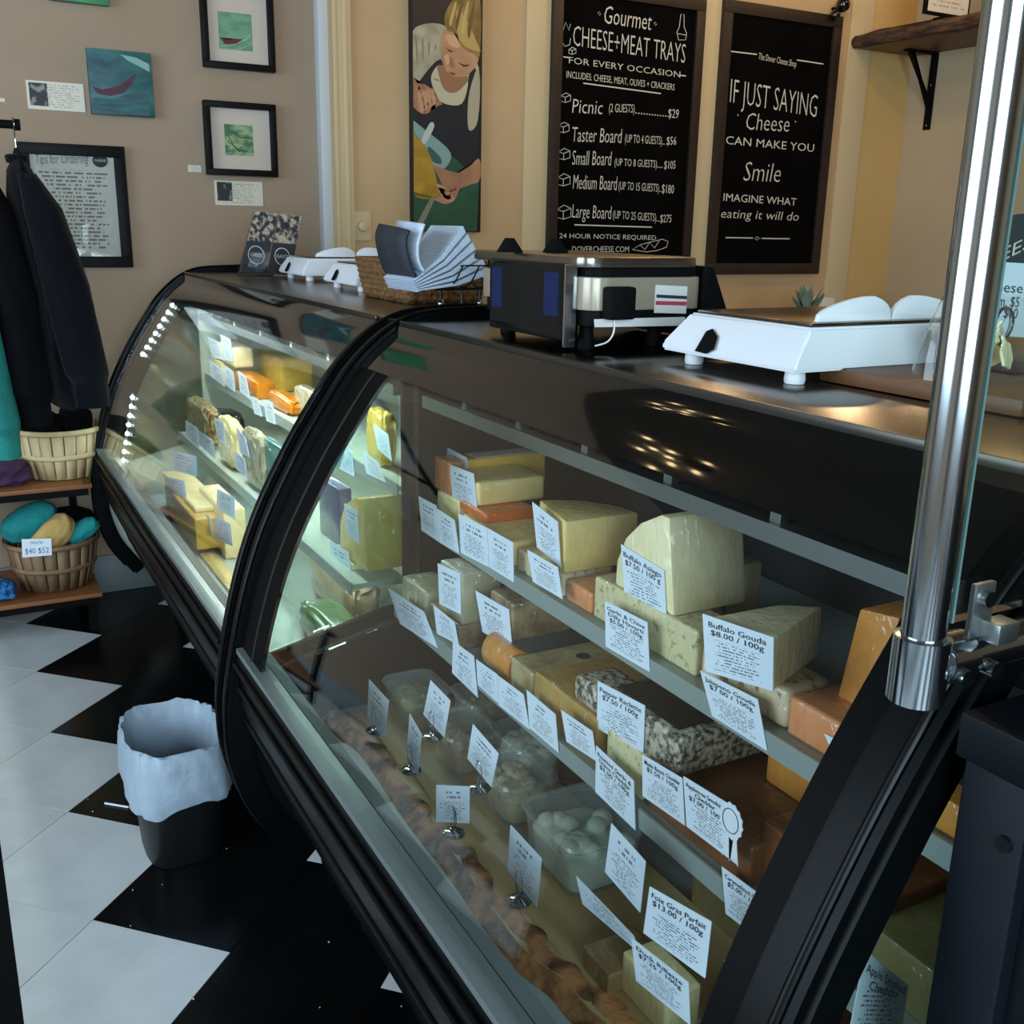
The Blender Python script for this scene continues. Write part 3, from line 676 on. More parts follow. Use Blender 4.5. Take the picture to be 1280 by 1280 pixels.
for s in (-1, 1):
    prism('ribbon_tail', [rc_+Vector((s*.002-.004, .0003, -.014)), rc_+Vector((s*.002+.008, .0003, -.014)), rc_+Vector((s*.006+.010, .0003, -.046)), rc_+Vector((s*.006+.003, .0003, -.041)), rc_+Vector((s*.006-.004, .0003, -.047))], (0, -.0005, 0), 'paper', ac, smooth=None)
card('price card reading Caramelized Onion on the lower near rail', [(902, 1083), (963, 1128), (947, 1173), (907, 1142)], yb, ['Caramelized Onion'], '$5.00 / 100g')

# ---------- near case, deck: live-edge board, tubs, sign stands
def deckp(px, py, z=ZD): p = on(px, py, 2, z); return p
edge = [(396, 890), (425, 922), (450, 940), (475, 975), (505, 1020), (535, 1060), (560, 1090), (600, 1150), (640, 1205), (690, 1245), (720, 1280), (780, 1330)]
fe = [deckp(*p) for p in edge]
back = [Vector((p.x, .93, ZD)) for p in (fe[0], fe[-1])]
fes = [Vector((max(p.x, -1.682), p.y, p.z)) for p in smoothpts(fe, 4)]
wb = thing('serving_board', 'live-edge wooden board lying along the deck of the near case', 'board')
poly = [(p.x, p.y+.016, ZD+.0005) for p in fes]+[(fe[-1].x, .80, ZD+.0005), (-1.682, .80, ZD+.0005)]
prism('board', poly, (0, 0, .016), 'board_wood', wb, smooth=None)
def bark_fn(u, v):
    i = u*(len(fes)-1); k = min(int(i), len(fes)-2); p = fes[k].lerp(fes[k+1], i-k)
    wob = .006*math.sin(p.x*37)+.005*math.sin(p.x*91+1)
    w = .016+.020*max(0, min(1, (p.x+1.35)/.35))+wob
    return Vector((p.x, p.y-.004+v*(w+.014), ZD+.0008+.0175*math.sin(min(1, v*1.6)*math.pi/2)+.0012*math.sin(u*140+v*9)))
grid_surf('bark_edge', bark_fn, 90, 7, 'board_bark', wb, 0, 50)
ZW = ZD+.0168
def tub(label, near, w, d, h, food, z0, yoff=0):
    """clear deli tub with rounded corners, lid and food; near = its near front lower corner"""
    x1, y0 = near; t = thing('deli_tub', label, 'tub'); x0, y1 = x1-w, y0+d
    def rr(ins, z): return [(x, y, z) for x, y, _ in rounded([(x0+ins, y0+ins, 0), (x1-ins, y0+ins, 0), (x1-ins, y1-ins, 0), (x0+ins, y1-ins, 0)], .028-ins*.3, 4)]
    def shell(nm, ra, m, cap0, cap1):
        bm = bmesh.new(); R = [[bm.verts.new(p) for p in r] for r in ra]; n = len(R[0])
        for a, b in zip(R, R[1:]):
            for j in range(n): bm.faces.new((a[j], a[(j+1) % n], b[(j+1) % n], b[j]))
        if cap0: bm.faces.new(R[0][::-1])
        if cap1: bm.faces.new(R[-1])
        return fin(nm, bm, m, t, 40)
    shell('tub_body', [rr(.012, z0+.0005), rr(.010, z0+.004), rr(.003, z0+h)], 'tub_plastic', True, False)
    shell('lid', [rr(.0, z0+h+.0003), rr(-.002, z0+h+.004), rr(.0, z0+h+.008), rr(.008, z0+h+.0085), rr(.012, z0+h+.004), rr(.016, z0+h+.004)], 'tub_plastic', False, True)
    fo = shell('food_fill', [rr(.016, z0+.004), rr(.011, z0+h*.65), rr(.02, z0+h*.74)], food, True, True)
    for i in range(14):
        bm = bmesh.new(); bmesh.ops.create_icosphere(bm, subdivisions=2, radius=.011 if food != 'white_food' else .016)
        px_, py_ = random.uniform(x0+.022, x1-.018), random.uniform(y0+.018, y1-.022)
        for v in bm.verts: v.co = Vector((v.co.x+px_, v.co.y+py_, v.co.z*.85+z0+h*.76+random.uniform(-.002, .002)*0))
        fin('morsel', bm, food, fo, 80)
    return t
T = {}
def tubp(key, label, px, py, w, d, h, food, z0=None):
    z = ZW if z0 is None else z0
    p = on(px, py, 2, z); T[key] = (p, z+h+.009); tub(label, (p.x, p.y), w, d, h, food, z); return p
tubp('C1', 'clear tub at the far end of the deck behind the first sign stand', 505, 925, 0.12, 0.1, 0.065, 'olive_food')
tubp('C3', 'clear tub of beige pieces right of the second sign stand', 566, 980, 0.12, 0.095, 0.065, 'tan_food')
tubp('C5', 'clear tub of pale pieces behind the edge-on sign stand', 634, 1046, 0.125, 0.095, 0.065, 'ch_nut')
tubp('C6', 'large clear tub of white cheese balls nearest the camera', 712, 1136, 0.15, 0.13, 0.075, 'white_food')
tubp('C2', 'rear clear tub of olives behind the beige tub', 592, 938, 0.11, 0.085, 0.07, 'olive_food')
tubp('C4', 'rear clear tub of white cheese behind the pale tub', 652, 1000, 0.125, 0.09, 0.07, 'white_food')
def sign_stand(label, px, py, quad, z0, facing=None, title=None):
    c = on(px, py, 2, z0); t = thing('sign_stand', label, 'sign stand')
    lathe('base', [(.0165, .0003), (.0168, .002), (.013, .0045), (.006, .006), (.005, .009), (.0025, .010)], c, 'chrome', t, 20)
    for s in (-1, 1):
        tube('wire_ring', [c+Vector((.0095*math.sin(a*.3307), s*.0011-.0014, .0285-.0185*math.cos(a*.3307))) for a in range(19)], .0006, 'chrome', t, 5, closed=True)
    # the card is pinched between the rings; quad gives its outline in its own upright plane
    yy = c.y-.0014
    if facing is None: q = [on(a, b, 1, yy) for a, b in quad]
    else:
        w, hgt, ang = facing; e = Vector((math.cos(ang), math.sin(ang), 0))*w/2; ctr = Vector((c.x, c.y-.0014, z0+.019))
        q = [ctr-e+Vector((0, 0, hgt)), ctr+e+Vector((0, 0, hgt)), ctr+e, ctr-e]
    o, n = plate('sheet', q, .0006, 'card_small', t)
    return t
sign_stand('chrome sign stand with price card at the far end of the wooden board', 469, 914, [(461, 849), (486, 876), (480, 922), (459, 895)], ZW)
sign_stand('chrome sign stand with narrow card, second along the wooden board', 514, 963, [(512, 892), (527, 918), (522, 970), (508, 940)], ZW)
sign_stand('chrome sign stand with edge-on card, third along the wooden board', 567, 1042, None, ZW, (.05, .062, 1.02))
sign_stand('chrome sign stand with card nearest the camera on the wooden board', 650, 1126, [(638, 1031), (677, 1073), (671, 1134), (634, 1088)], ZW)
sign_stand('chrome sign stand standing on the lid of the olive tub', 541, 922, [(538, 850), (563, 876), (555, 922), (529, 893)], T['C1'][1]-.0043)
sign_stand('chrome sign stand standing on the lid of the beige tub', 600, 986, [(591, 905), (623, 942), (614, 984), (584, 948)], T['C3'][1]-.0043)
# deck, near part
dk = block('cheese_block', 'pale cheese on the board behind the foie gras card', .62, ZW, 830, 775, 850, 1090, 'ch_cream', h=.055, depth=.05)
block('pate_pack', 'tan pate pack under the folded card on the board', .60, ZW, 760, 726, 800, 1140, 'tan_food', h=.03, depth=.08)
card('price card standing on the pale cheese at the near deck', [(764, 1029), (807, 1077), (800, 1141), (756, 1090)], .618)
card('curled ornate card lying against the pate pack', [(720, 1095), (792, 1170), (800, 1192), (728, 1130)], .598)
card('large price card reading Foie Gras Parfait in a clear sleeve', [(812, 1108), (889, 1152), (881, 1223), (804, 1166)], .560, ['Foie Gras Parfait'], '$13.00 / 100g')
card('price card reading Duck Rillette at the bottom of the near deck', [(789, 1172), (860, 1228), (862, 1281), (795, 1226)], .545, ['Duck Rillette'], '$7.25 / 100g')
card('edge-on folded price card by the black frame on the near deck', [(905, 1200), (929, 1220), (912, 1278), (906, 1262)], .60)
for i, (a, b, lbl) in enumerate([((760, 960), .0, 'dark wrapped package behind the tubs on the near deck'), ((860, 1040), .0, 'clear wrapped brown package behind the foie gras card')]):
    block('wrapped_pack', lbl, .80, ZD+.0005 if i else ZD+.0005, a[1] if i else 760, a[0] if i else 690, 0, 0, 'dark_pack' if i == 0 else 'ch_olive', 'package', .01, depth=.16, h=.075)
# seen through the end glass
xE = -.47
def endblock(name, label, xn, w, y0, d, z0, h, m): return tag(box(name, (xn-w, xn, y0, y0+d, z0, z0+h), m, None, bev=.005), label, 'cheese')
endblock('cheddar_block', 'orange block in wrap seen through the end glass', -.475, .08, .745, .12, ZA+.0004, .035, 'ch_wax')
endblock('cheddar_block', 'olive wax block seen low through the end glass', -.48, .12, .70, .16, ZB+.0004, .06, 'ch_olive')
endblock('cheddar_block', 'brown smoked cheddar block on the deck seen through the end glass', -.48, .14, .60, .22, ZD+.0004, .12, 'ch_brown')
pp = [on(*p, 0, -.468) for p in [(1082, 1188), (1136, 1232), (1125, 1300), (1060, 1300)]]
cr = thing('price_card', 'price card reading Apple Smoked Cheddar behind the end glass', 'price card')
o, n = plate('sheet', pp, .0008, 'card', cr)
lettering('Apple Smoked', pp[0].lerp(pp[3], .2)+(pp[1]-pp[0])*.08, pp[1].lerp(pp[2], .2)-(pp[1]-pp[0])*.08, (pp[0]-pp[3])*.10, n, INK, cr)
lettering('Cheddar', pp[0].lerp(pp[3], .35)+(pp[1]-pp[0])*.2, pp[1].lerp(pp[2], .35)-(pp[1]-pp[0])*.2, (pp[0]-pp[3])*.10, n, INK, cr)
pp = [on(*p, 0, -.468) for p in [(1192, 890), (1240, 905), (1225, 992), (1170, 968)]]
o, n = plate('price_card', pp, .0008, 'card_small'); tag(o, 'upper price card behind the end glass beside the black cabinet', 'price card')

# ---------- far case
YA1, YB1f, ZAF = .762, .662, .83
F = lambda *a, **k: block(*a, **k)
fa = F('cheese_pack', 'pale wrapped cheese at far end of the top shelf, far case', YA1, ZAF, 278, 264, 296, 452, 'ch_cream', bev=.004)
F('cheese_tub', 'stacked clear wrapped cheese rounds on the far top shelf', YA1, fa['_t'] if fa['_t'] < .95 else ZAF+.06, 293, 274, 318, 427, 'ch_ivory', bev=.01, h=.062)
F('orange_pack', 'orange cheese packet with blue oval on the far top shelf', YA1, ZAF, 322, 294, 345, 478, 'orange_pack', 'package')
pillow('orange_pack', 'crinkled bright orange bag beside the black frame in the far case', YA1, ZAF, 362, 332, 385, 500, 'orange_pack', 'package', bev=.015)
pillow('wrapped_pack', 'clear wrapped package at near end of the far top shelf', YA1+.03, ZAF, 392, 365, 410, 490, 'ch_grey', 'package', bev=.01)
F('cheese_round', 'golden round cheese at the back of the far top shelf', 0.86, ZAF, 352, 322, 372, 448, 'ch_yellow', bev=.014, depth=.1)
yl = .7395
for lbl, q in [('price card at far end of the lit top shelf', [(261, 449), (278, 462), (281, 484), (264, 471)]), ('price card second on the lit top shelf', [(279, 455), (292, 465), (294, 491), (281, 480)]),
               ('price card on the orange packet, lit top shelf', [(297, 463), (307, 470), (313, 500), (300, 489)]), ('price card hanging below the orange packet', [(313, 495), (322, 498), (328, 521), (318, 517)]),
               ('price card hanging beside the orange bag', [(329, 499), (340, 503), (345, 531), (333, 526)]), ('upper price card on the stacked pale cheese, far case', [(259, 420), (274, 428), (280, 450), (265, 447)]),
               ('upper price card on the wrapped rounds, far case', [(275, 418), (288, 424), (291, 452), (281, 450)])]:
    card(lbl, q, yl if 'upper' not in lbl else YA1-.002)
pillow('bread_bag', 'multicoloured snack packet at far end of the lit middle shelf', YB1f, ZB, 262, 231, 282, 512, 'red_pack', 'package', bev=.008)
pillow('wrapped_pack', 'dark snack packet behind the multicoloured packet', .74, ZB, 280, 262, 305, 520, 'dark_pack', 'package', bev=.008, depth=.08)
pillow('cheese_pack', 'pale triangular cheese pack on the lit middle shelf', YB1f, ZB, 293, 270, 312, 530, 'ch_cream', bev=.006)
pillow('cheese_pack', 'grey-green wrapped cheese by the black frame, lit middle shelf', YB1f, ZB, 325, 300, 345, 545, 'ch_grey', bev=.008)
F('cheese_pack', 'green-lidded pack at near end of the lit middle shelf', YB1f+.02, ZB, 360, 332, 372, 565, 'teal_pack', 'package', bev=.008)
yl = .6395
for lbl, q in [('price card at far end of the lit middle shelf', [(232, 525), (247, 535), (249, 561), (232, 546)]), ('price card second on the lit middle shelf', [(247, 537), (266, 550), (270, 577), (249, 559)]),
               ('price card on the pale triangular pack', [(267, 521), (279, 528), (283, 557), (272, 548)]), ('price card on the grey-green wrapped cheese', [(295, 533), (307, 548), (312, 572), (300, 566)]),
               ('price card below the grey-green cheese', [(293, 563), (306, 574), (309, 600), (295, 585)])]:
    card(lbl, q, yl if 'on the' not in lbl else YB1f-.002)
# deck of the far case
zd = ZD+.0006
lathe_b = tag(lathe('wooden_stand', [(.075, 0), (.078, .006), (.078, .018), (.074, .02)], (px_x(226, .58, zd), .585, zd), 'walnut', None, 28), 'round wooden stand under the boxed cheeses on the lit deck', 'stand')
fz = zd+.0205
F('cheese_box', 'pale cheese in a clear box on the round wooden stand', .535, fz, 246, 208, 262, 600, 'ch_yellow', bev=.004, depth=.085, h=.088)
F('cheese_box', 'flat pale cheese piece on the clear box, lit deck', 0.55, fz+.0886, 244, 203, 262, 580, 'ch_cream', bev=.004, depth=.08, h=.014)
F('cheese_pack', 'tall upright pale cheese pack in the middle of the lit deck', .60, zd, 282, 252, 300, 590, 'ch_cream', bev=.005, depth=.06, h=.14)
F('cheese_pack', 'orange-edged cheese slices beside the tall pale pack', .605, zd, 262, .012, 270, 590, 'ch_orange', bev=.003, depth=.05, h=.10) if False else None
F('cheese_board', 'pale tan board under the front cards, lit deck', .545, zd, 300, 250, 320, 680, 'ch_pale', bev=.003, depth=.04, h=.008) 
for lbl, q, y in [('price card on top of the boxed cheese, lit deck', [(216, 563), (245, 570), (246, 596), (218, 588)], .548), ('price card on the clear cheese box, lit deck', [(205, 595), (230, 601), (233, 622), (209, 615)], .533),
                  ('price card leaning at left front of the lit deck', [(241, 634), (262, 645), (266, 671), (243, 661)], .57), ('price card on the tall pale pack, lit deck', [(271, 611), (293, 622), (294, 650), (271, 637)], .598),
                  ('price card nearest the black frame on the lit deck', [(269, 644), (288, 655), (291, 683), (268, 673)], .57)]:
    card(lbl, q, y)
# far case, near end: seen through both end lights
yy1 = .672
sb = F('cheese_slab', 'pale slab under the rounded loaf seen through the joint glass', yy1, ZB, 440, 412, 478, 705, 'ch_cream', bev=.004)
pl_ = [on(px, py, 1, yy1+.004) for px, py in [(462, 703), (427, 678), (427, 640), (433, 618), (445, 609), (456, 610)]]
zm = min(p.z for p in pl_); 
tag(prism('cheese_loaf', [Vector((p.x-.014, p.y, p.z+sb['_t']-zm+.0005)) for p in pl_], (0, .085, 0), 'ch_yellow', None, .005), 'rounded wrapped cheese loaf seen through the joint glass', 'cheese')
card('price card on the rounded loaf behind the joint glass', [(430, 629), (447, 639), (449, 681), (432, 665)], yy1+.002)
card('price card on the pale slab behind the joint glass', [(412, 676), (436, 690), (440, 731), (414, 712)], yy1-.002)
pillow('cheese_pack', 'yellow shredded cheese bag at top behind the joint glass', YA1, ZAF, 478, 455, 500, 515, 'ch_yellow', 'package', bev=.01)
F('wrapped_pack', 'blue-lettered pack left of the loaf behind the joint glass', yy1+.03, ZB, 425, 400, 440, 612, 'blue_pack', 'package', bev=.004, depth=.03)
card('tilted price card on the shredded cheese bag', [(466, 529), (485, 543), (490, 577), (472, 561)], .760)
card('price card on the top rail behind the joint glass', [(452, 564), (472, 577), (482, 603), (458, 592)], .7395)
card('left price card on the top rail behind the joint glass', [(434, 558), (440, 566), (443, 596), (424, 586)], .7385)
pillow('green_pack', 'green printed bag on the deck behind the joint glass', .62, zd, 425, 365, 460, 740, 'green_pack', 'package', bev=.012, h=.075, depth=.10)
pillow('cheese_pack', 'tan wrapped piece on the deck behind the joint glass', .72, zd, 440, 380, 470, 700, 'tan_food', 'package', bev=.012, h=.12, depth=.09)
# ------------------------------------------------------------------ things on the worktop
ZT = ZTOP+.0006
def scale_(label, x0, x1, y0, y1, notch=True):
    t = thing('counter_scale', label, 'scale'); zf = ZT+.016; h = .048
    for x in (x0+.03, x1-.03):
        for y in (y0+.03, y1-.03): lathe('foot', [(.011, 0), (.012, .004), (.011, .0165)], (x, y, ZT), 'white_plastic', t, 14)
    i = .022
    bm = bmesh.new()
    lo = [(x0, y0), (x1, y0), (x1, y1), (x0, y1)]; hi = [(x0+i*1.2, y0+i), (x1-.004, y0+i), (x1-.004, y1-.004), (x0+i*1.2, y1-.004)]
    A = [bm.verts.new((*p, zf)) for p in lo]; B = [bm.verts.new((*p, zf+.010)) for p in lo]; C_ = [bm.verts.new((*p, zf+h)) for p in hi]
    for a, b in ((A, B), (B, C_)):
        for j in range(4): bm.faces.new((a[j], a[(j+1) % 4], b[(j+1) % 4], b[j]))
    bm.faces.new(A[::-1]); bm.faces.new(C_); bmesh.ops.recalc_face_normals(bm, faces=bm.faces)
    bmesh.ops.bevel(bm, geom=list(bm.edges), offset=.003, segments=2, affect='EDGES')
    fin('housing', bm, 'white_plastic', t, 40)
    box('platter', (x0+i*1.2+.006, x1-.010, y0+i+.006, y1-.012, zf+h+.0003, zf+h+.004), 'counter_steel', t, bev=.0015)
    # black viewing window on the sloping front, worn edges
    w0 = x0+(x1-x0)*.30; f = (h-.010)
    def pf(x, z): # point on the sloping front
        k = max(0, (z-.010)/f); return (x, y0+i*k-.0030, zf+z)
    paint('display_window', [pf(w0, .006), pf(w0+.005, .030), pf(w0+.014, .034), pf(w0+.030, .026), pf(w0+.035, .012), pf(w0+.022, .005)], (0, -1, 0), .0008, MATS['black_matte'], t)
    # two rounded splash guards standing on the near edge of the platter
    span = (y1-y0-.05)
    for k in range(2):
        c = y0+.045+span*(.25+.5*k); rw = span*.245
        pts = [(x1-.02, c-rw, zf+h+.0042)]
        for j in range(13):
            a = math.pi*(1-j/12); s = math.cos(a); pts.append((x1-.02, c+rw*s, zf+h+.0042+.030*math.sin(a)**.6*(1-.28*abs(s-(-.55 if k else .55)))))
        pts.append((x1-.02, c+rw, zf+h+.0042))
        prism('splash_guard', pts, (-.006, 0, 0), 'white_plastic', t, .0015)
    return t
scale_('white counter scale with two rounded guards nearest the chrome post', -1.065, -.825, .800, 1.085)
scale_('white counter scale at far end of the worktop by the brochures', -3.14, -2.90, .905, 1.20)
scale_('white counter scale beside the wicker basket', -2.66, -2.42, .885, 1.16)

# label printer and weighing machine
lp = thing('label_printer', 'silver label printing scale with dark screen on the worktop', 'machine')
pa, pb, pd_ = on(700, 405, 0, -1.17), on(880, 400, 0, -1.17), on(612, 395, 2, 1.2)
yF, yR = .705+.03, pb.y
xN, xFar = -1.17, -1.50
zb0, zb1 = ZT+.056, py_z(347, xN, yF+.02)
pts = rounded([(xN, yF+.02, zb0), (xN, yR, zb0), (xFar, yR, zb0), (xFar, yF+.02, zb0)], .03, 4)
prism('body', pts, (0, 0, zb1-zb0), 'silver_plastic', lp, .003)
pts = rounded([(xN-.004, yF+.025, 0), (xN-.004, yR-.004, 0), (xFar+.004, yR-.004, 0), (xFar+.004, yF+.025, 0)], .03, 4)
prism('base_skirt', [(x, y, zb0-.021) for x, y, _ in pts], (0, 0, .0205), 'black_matte', lp, .002)
prism('neck', [(x, y, zb1+.0003) for x, y, _ in pts], (0, 0, .012), 'black_matte', lp, .002)
pts = rounded([(xN+.006, yF+.005, 0), (xN+.006, yR-.012, 0), (xFar-.004, yR-.012, 0), (xFar-.004, yF+.005, 0)], .03, 4)
prism('weighing_plate', [(x, y, zb1+.0125) for x, y, _ in pts], (0, 0, .014), 'steel', lp, .004)
for x in (xN-.05, xFar+.05):
    for y in (yF+.05, yR-.05): lathe('leg', [(.012, 0), (.013, .004), (.010, .02), (.010, .0347)], (x, y, ZT), 'black_matte', lp, 14)
# screen on the customer side (faces -y)
q = [on(*p, 1, yF) for p in [(614, 328), (702, 333), (698, 415), (612, 403)]]
sx0, sx1 = q[0].x, q[1].x; sz0, sz1 = q[2].z, q[0].z
scr = box('screen_housing', (sx0-.006, sx1+.006, yF+.0005, yF+.0195, sz0-.012, sz1+.006), mat('screen_bezel', '#07090c', .2, spec=.3), lp, bev=.003)
o, n = plate('display', [(sx0, yF, sz1), (sx1, yF, sz1), (sx1, yF, sz0), (sx0, yF, sz0)], .0003, 'screen_dark', scr)
for a, b in ((.02, .17), (.78, .97)):
    w = sx1-sx0; plate('glow_bar', [(sx0+w*a, yF-.0004, sz1-.006), (sx0+w*b, yF-.0004, sz1-.006), (sx0+w*b, yF-.0004, sz0+.02), (sx0+w*a, yF-.0004, sz0+.02)], .0003, 'screen_blue', scr)
box('screen_edge', (sx1+.0062, sx1+.010, yF+.001, yF+.019, sz0-.02, sz1+.006), 'chrome', lp)
# adapter, stickers, cable on the near side (faces +x)
def side(p): return on(*p, 0, xN)
a, b = side((753, 358)), side((783, 398)); ad = box('adapter', (xN+.0005, xN+.022, a.y, b.y, b.z, a.z), 'black_matte', lp, bev=.004)
q = [side(p) for p in [(819, 356), (859, 358), (857, 392), (817, 391)]]; st, n = plate('sticker', [p+Vector((.0008, 0, 0)) for p in q], .0004, 'pale_label', lp)
q = [side(p) for p in [(819, 376), (858, 377), (857, 382), (819, 381)]]; plate('stripe', [p+Vector((.0012, 0, 0)) for p in q], .0002, 'red_print', st)
q = [side(p) for p in [(820, 368), (858, 370), (858, 374), (820, 372)]]; plate('stripe', [p+Vector((.0012, 0, 0)) for p in q], .0002, 'ink', st)
q = [side(p) for p in [(742, 399), (856, 396), (854, 407), (743, 409)]]; plate('rating_strip', [p+Vector((.0010, 0, 0)) for p in q], .0004, 'pale_label', lp)
pc = [side(p)+Vector((.004, 0, 0)) for p in [(766, 398), (765, 415), (757, 427), (742, 432)]]
tube('cable', smoothpts(pc, 5), .0012, 'white_plastic', lp, 6)
# tall black back fin of the machine
q = [on(*p, 1, yR+.012) for p in [(884, 330), (905, 330), (936, 413), (884, 413)]]
prism('rear_cover', [(xN-.01, yR+.001, zb0-.02), (xN-.01, yR+.075, ZT+.001), (xN-.01, yR+.02, zb1+.014), (xN-.01, yR+.001, zb1+.014)], (-.26, 0, 0), 'black_matte', lp, .003)
for k, (px, py) in enumerate([(635, 312), (692, 308)]):
    c = on(px, py, 0, -1.36)
    prism('paper_guide', [(c.x, c.y-.02, zb1+.0268), (c.x, c.y+.02, zb1+.0268), (c.x, c.y+.004, zb1+.047), (c.x, c.y-.006, zb1+.047)], (.012, 0, 0), 'black_matte', lp, .001)
# wicker basket
wk = thing('wicker_basket', 'woven brown wicker basket behind the newspapers', 'basket')
bx0, bx1, by0, by1, bh = -2.34, -2.035, .855, 1.06, .085
def bask(u, v):
    c = rounded([(bx0, by0, 0), (bx1, by0, 0), (bx1, by1, 0), (bx0, by1, 0)], .02, 4); n = len(c); p = c[int(round(u*n)) % n]
    cx, cy = (bx0+bx1)/2, (by0+by1)/2; k = .86+.14*v
    return Vector((cx+(p[0]-cx)*k, cy+(p[1]-cy)*k, ZT+.001+bh*v))
nC = len(rounded([(0, 0, 0), (1, 0, 0), (1, 1, 0), (0, 1, 0)], .1, 4))
grid_surf('basket_wall', bask, nC, 5, 'wicker', wk, .006, 40, closed_u=True)
for v in (.12, .26, .40, .54, .68, .82, .99):
    tube('woven_strand', [bask(i/nC, v) for i in range(nC)], .0055, 'wicker', wk, 6, closed=True)
prism('basket_floor', [bask(i/nC, .03) for i in range(nC)], (0, 0, .005), 'wicker', wk)
# newspapers in a wire stand
ns = thing('wire_stand', 'black wire stand with ball feet holding newspapers', 'stand')
c0 = on(575, 386, 2, ZT); bxN = c0.x
for dx in (-.05, .05):
    for dy in (-.02, .07):
        bm = bmesh.new(); bmesh.ops.create_uvsphere(bm, u_segments=12, v_segments=8, radius=.007)
        for v in bm.verts: v.co += Vector((bxN+dx, c0.y+dy, ZT+.0072))
        fin('ball_foot', bm, 'chrome', ns, 80)
        tube('upright', [(bxN+dx, c0.y+dy, ZT+.012), (bxN+dx, c0.y+dy, ZT+.040)], .002, 'wire', ns, 6)
for k in range(5):
    y = c0.y-.05+.035*k
    tube('cradle_wire', smoothpts([(bxN-.13, y, ZT+.085), (bxN-.07, y, ZT+.050), (bxN, y, ZT+.040), (bxN+.07, y, ZT+.052), (bxN+.115, y, ZT+.090)], 5), .0016, 'wire', ns, 6)
for x, z in ((-.13, .085), (0, .0385), (.115, .090)): tube('cross_wire', [(bxN+x, c0.y-.055, ZT+z), (bxN+x, c0.y+.095, ZT+z)], .0016, 'wire', ns, 6)
NW = 6
names = ['frontmost folded newspaper in the wire stand', 'second folded newspaper in the wire stand', 'third folded newspaper in the wire stand', 'fourth folded newspaper in the wire stand', 'fifth folded newspaper in the wire stand', 'rearmost folded newspaper in the wire stand']
xq = bxN+.075
for k in range(NW):
    f = k/(NW-1)
    F0 = Vector((519+6*f, 349+13*f)); T0 = Vector((579+31*f, 282+52*f)); F1 = Vector((519+6*(f+.2), 349+13*(f+.2))); T1 = Vector((579+31*(f+.17), 282+52*(f+.17)))
    mid0 = F0.lerp(T0, .5)+Vector((3, 5)); mid1 = F1.lerp(T1, .5)+Vector((3, 5)); nose = (F0+F1)/2+Vector((-5, 2))
    pp = [on(p.x, p.y, 0, xq) for p in (F0, mid0, T0, T1-Vector((1.5, 0)), mid1-Vector((.5, 1.5)), F1-Vector((0, 1)), nose)]
    o = tag(prism('newspaper', pp, (-.15, 0, 0), 'newsprint', None, .001, 1, 40), names[k], 'newspaper', 'newspapers in the wire stand')
pp = smoothpts([on(*p, 0, xq+.004) for p in [(512, 288), (507, 300), (509, 318), (514, 335), (520, 346)]], 5)
def mag(u, v): i = u*(len(pp)-1); k = min(int(i), len(pp)-2); return pp[k].lerp(pp[k+1], i-k)+Vector((-.15*v, .004*math.sin(v*3), .01*v*(1-u)))
tag(grid_surf('magazine', mag, 16, 4, 'newsdark', None, .006, 60), 'curled dark magazine at left of the newspaper stack', 'magazine')
pp2 = smoothpts([on(*p, 0, xq+.008) for p in [(531, 280), (527, 292), (523, 308), (524, 326), (531, 340)]], 5)
def mag2(u, v): i = u*(len(pp2)-1); k = min(int(i), len(pp2)-2); return pp2[k].lerp(pp2[k+1], i-k)+Vector((-.13*v, .004*math.sin(v*3), .006*v))
tag(grid_surf('magazine', mag2, 16, 4, 'newsprint', None, .003, 60), 'curled white page beside the dark magazine', 'magazine')
# brochure holder
bh_ = thing('brochure_holder', 'clear acrylic brochure holder at far end of the worktop', 'holder')
hx = -3.22
def bp(px, py, x=hx): return on(px, py, 0, x)
q = [bp(*p) for p in [(318, 262), (378, 268), (365, 341), (298, 338)]]
zlow = min(p.z for p in q); dz = ZT+.0025-zlow
q = [p+Vector((0, 0, dz)) for p in q]
plate('back_sheet', [p+Vector((-.02, 0, 0)) for p in q], .003, 'acrylic', bh_)
plate('front_lip', [q[3].lerp(q[0], .38)+Vector((.022, 0, 0)), q[2].lerp(q[1], .38)+Vector((.022, 0, 0)), q[2]+Vector((.022, 0, 0)), q[3]+Vector((.022, 0, 0))], .003, 'acrylic', bh_)
box('foot_sheet', (hx-.03, hx+.03, q[3].y, q[2].y, ZT, ZT+.002), 'acrylic', bh_)
for k, (a, b, lbl) in enumerate([(0.0, .48, 'left brochure with round cheese shop badge in the acrylic holder'), (.5, .96, 'right brochure with food photo top in the acrylic holder')]):
    r = [q[0].lerp(q[1], a), q[0].lerp(q[1], b), q[3].lerp(q[2], b), q[3].lerp(q[2], a)]; r = [p+Vector((.004+.006*k, 0, .002)) for p in r]
    t = thing('brochure', lbl, 'brochure')
    o, n = plate('sheet', r, .003, mat('brochure_dark', '#22262a', .4), t)
    plate('food_picture', [r[0]+n*.0006, r[1]+n*.0006, r[1].lerp(r[2], .48)+n*.0006, r[0].lerp(r[3], .48)+n*.0006], .0003, mat('food_photo', '#2b2330', .4, col2='#b5a890', scale=70, lo=.45, hi=.6), t)
    cc = (r[0]+r[1]+r[2]*2.4+r[3]*2.4)/6.8; e = (r[1]-r[0])*.34
    tube('badge_ring', [cc+e*math.cos(i*.349)+Vector((.001, 0, e.length*1.1*math.sin(i*.349))) for i in range(18)], .0014, 'pale_label', t, 5, closed=True)
    lettering('CHEESE' if k == 0 else 'EAST', cc-e*.75-Vector((0, 0, .004)), cc+e*.75-Vector((0, 0, .004)), (0, 0, .010), n, 'pale_label', t, lift=.001)
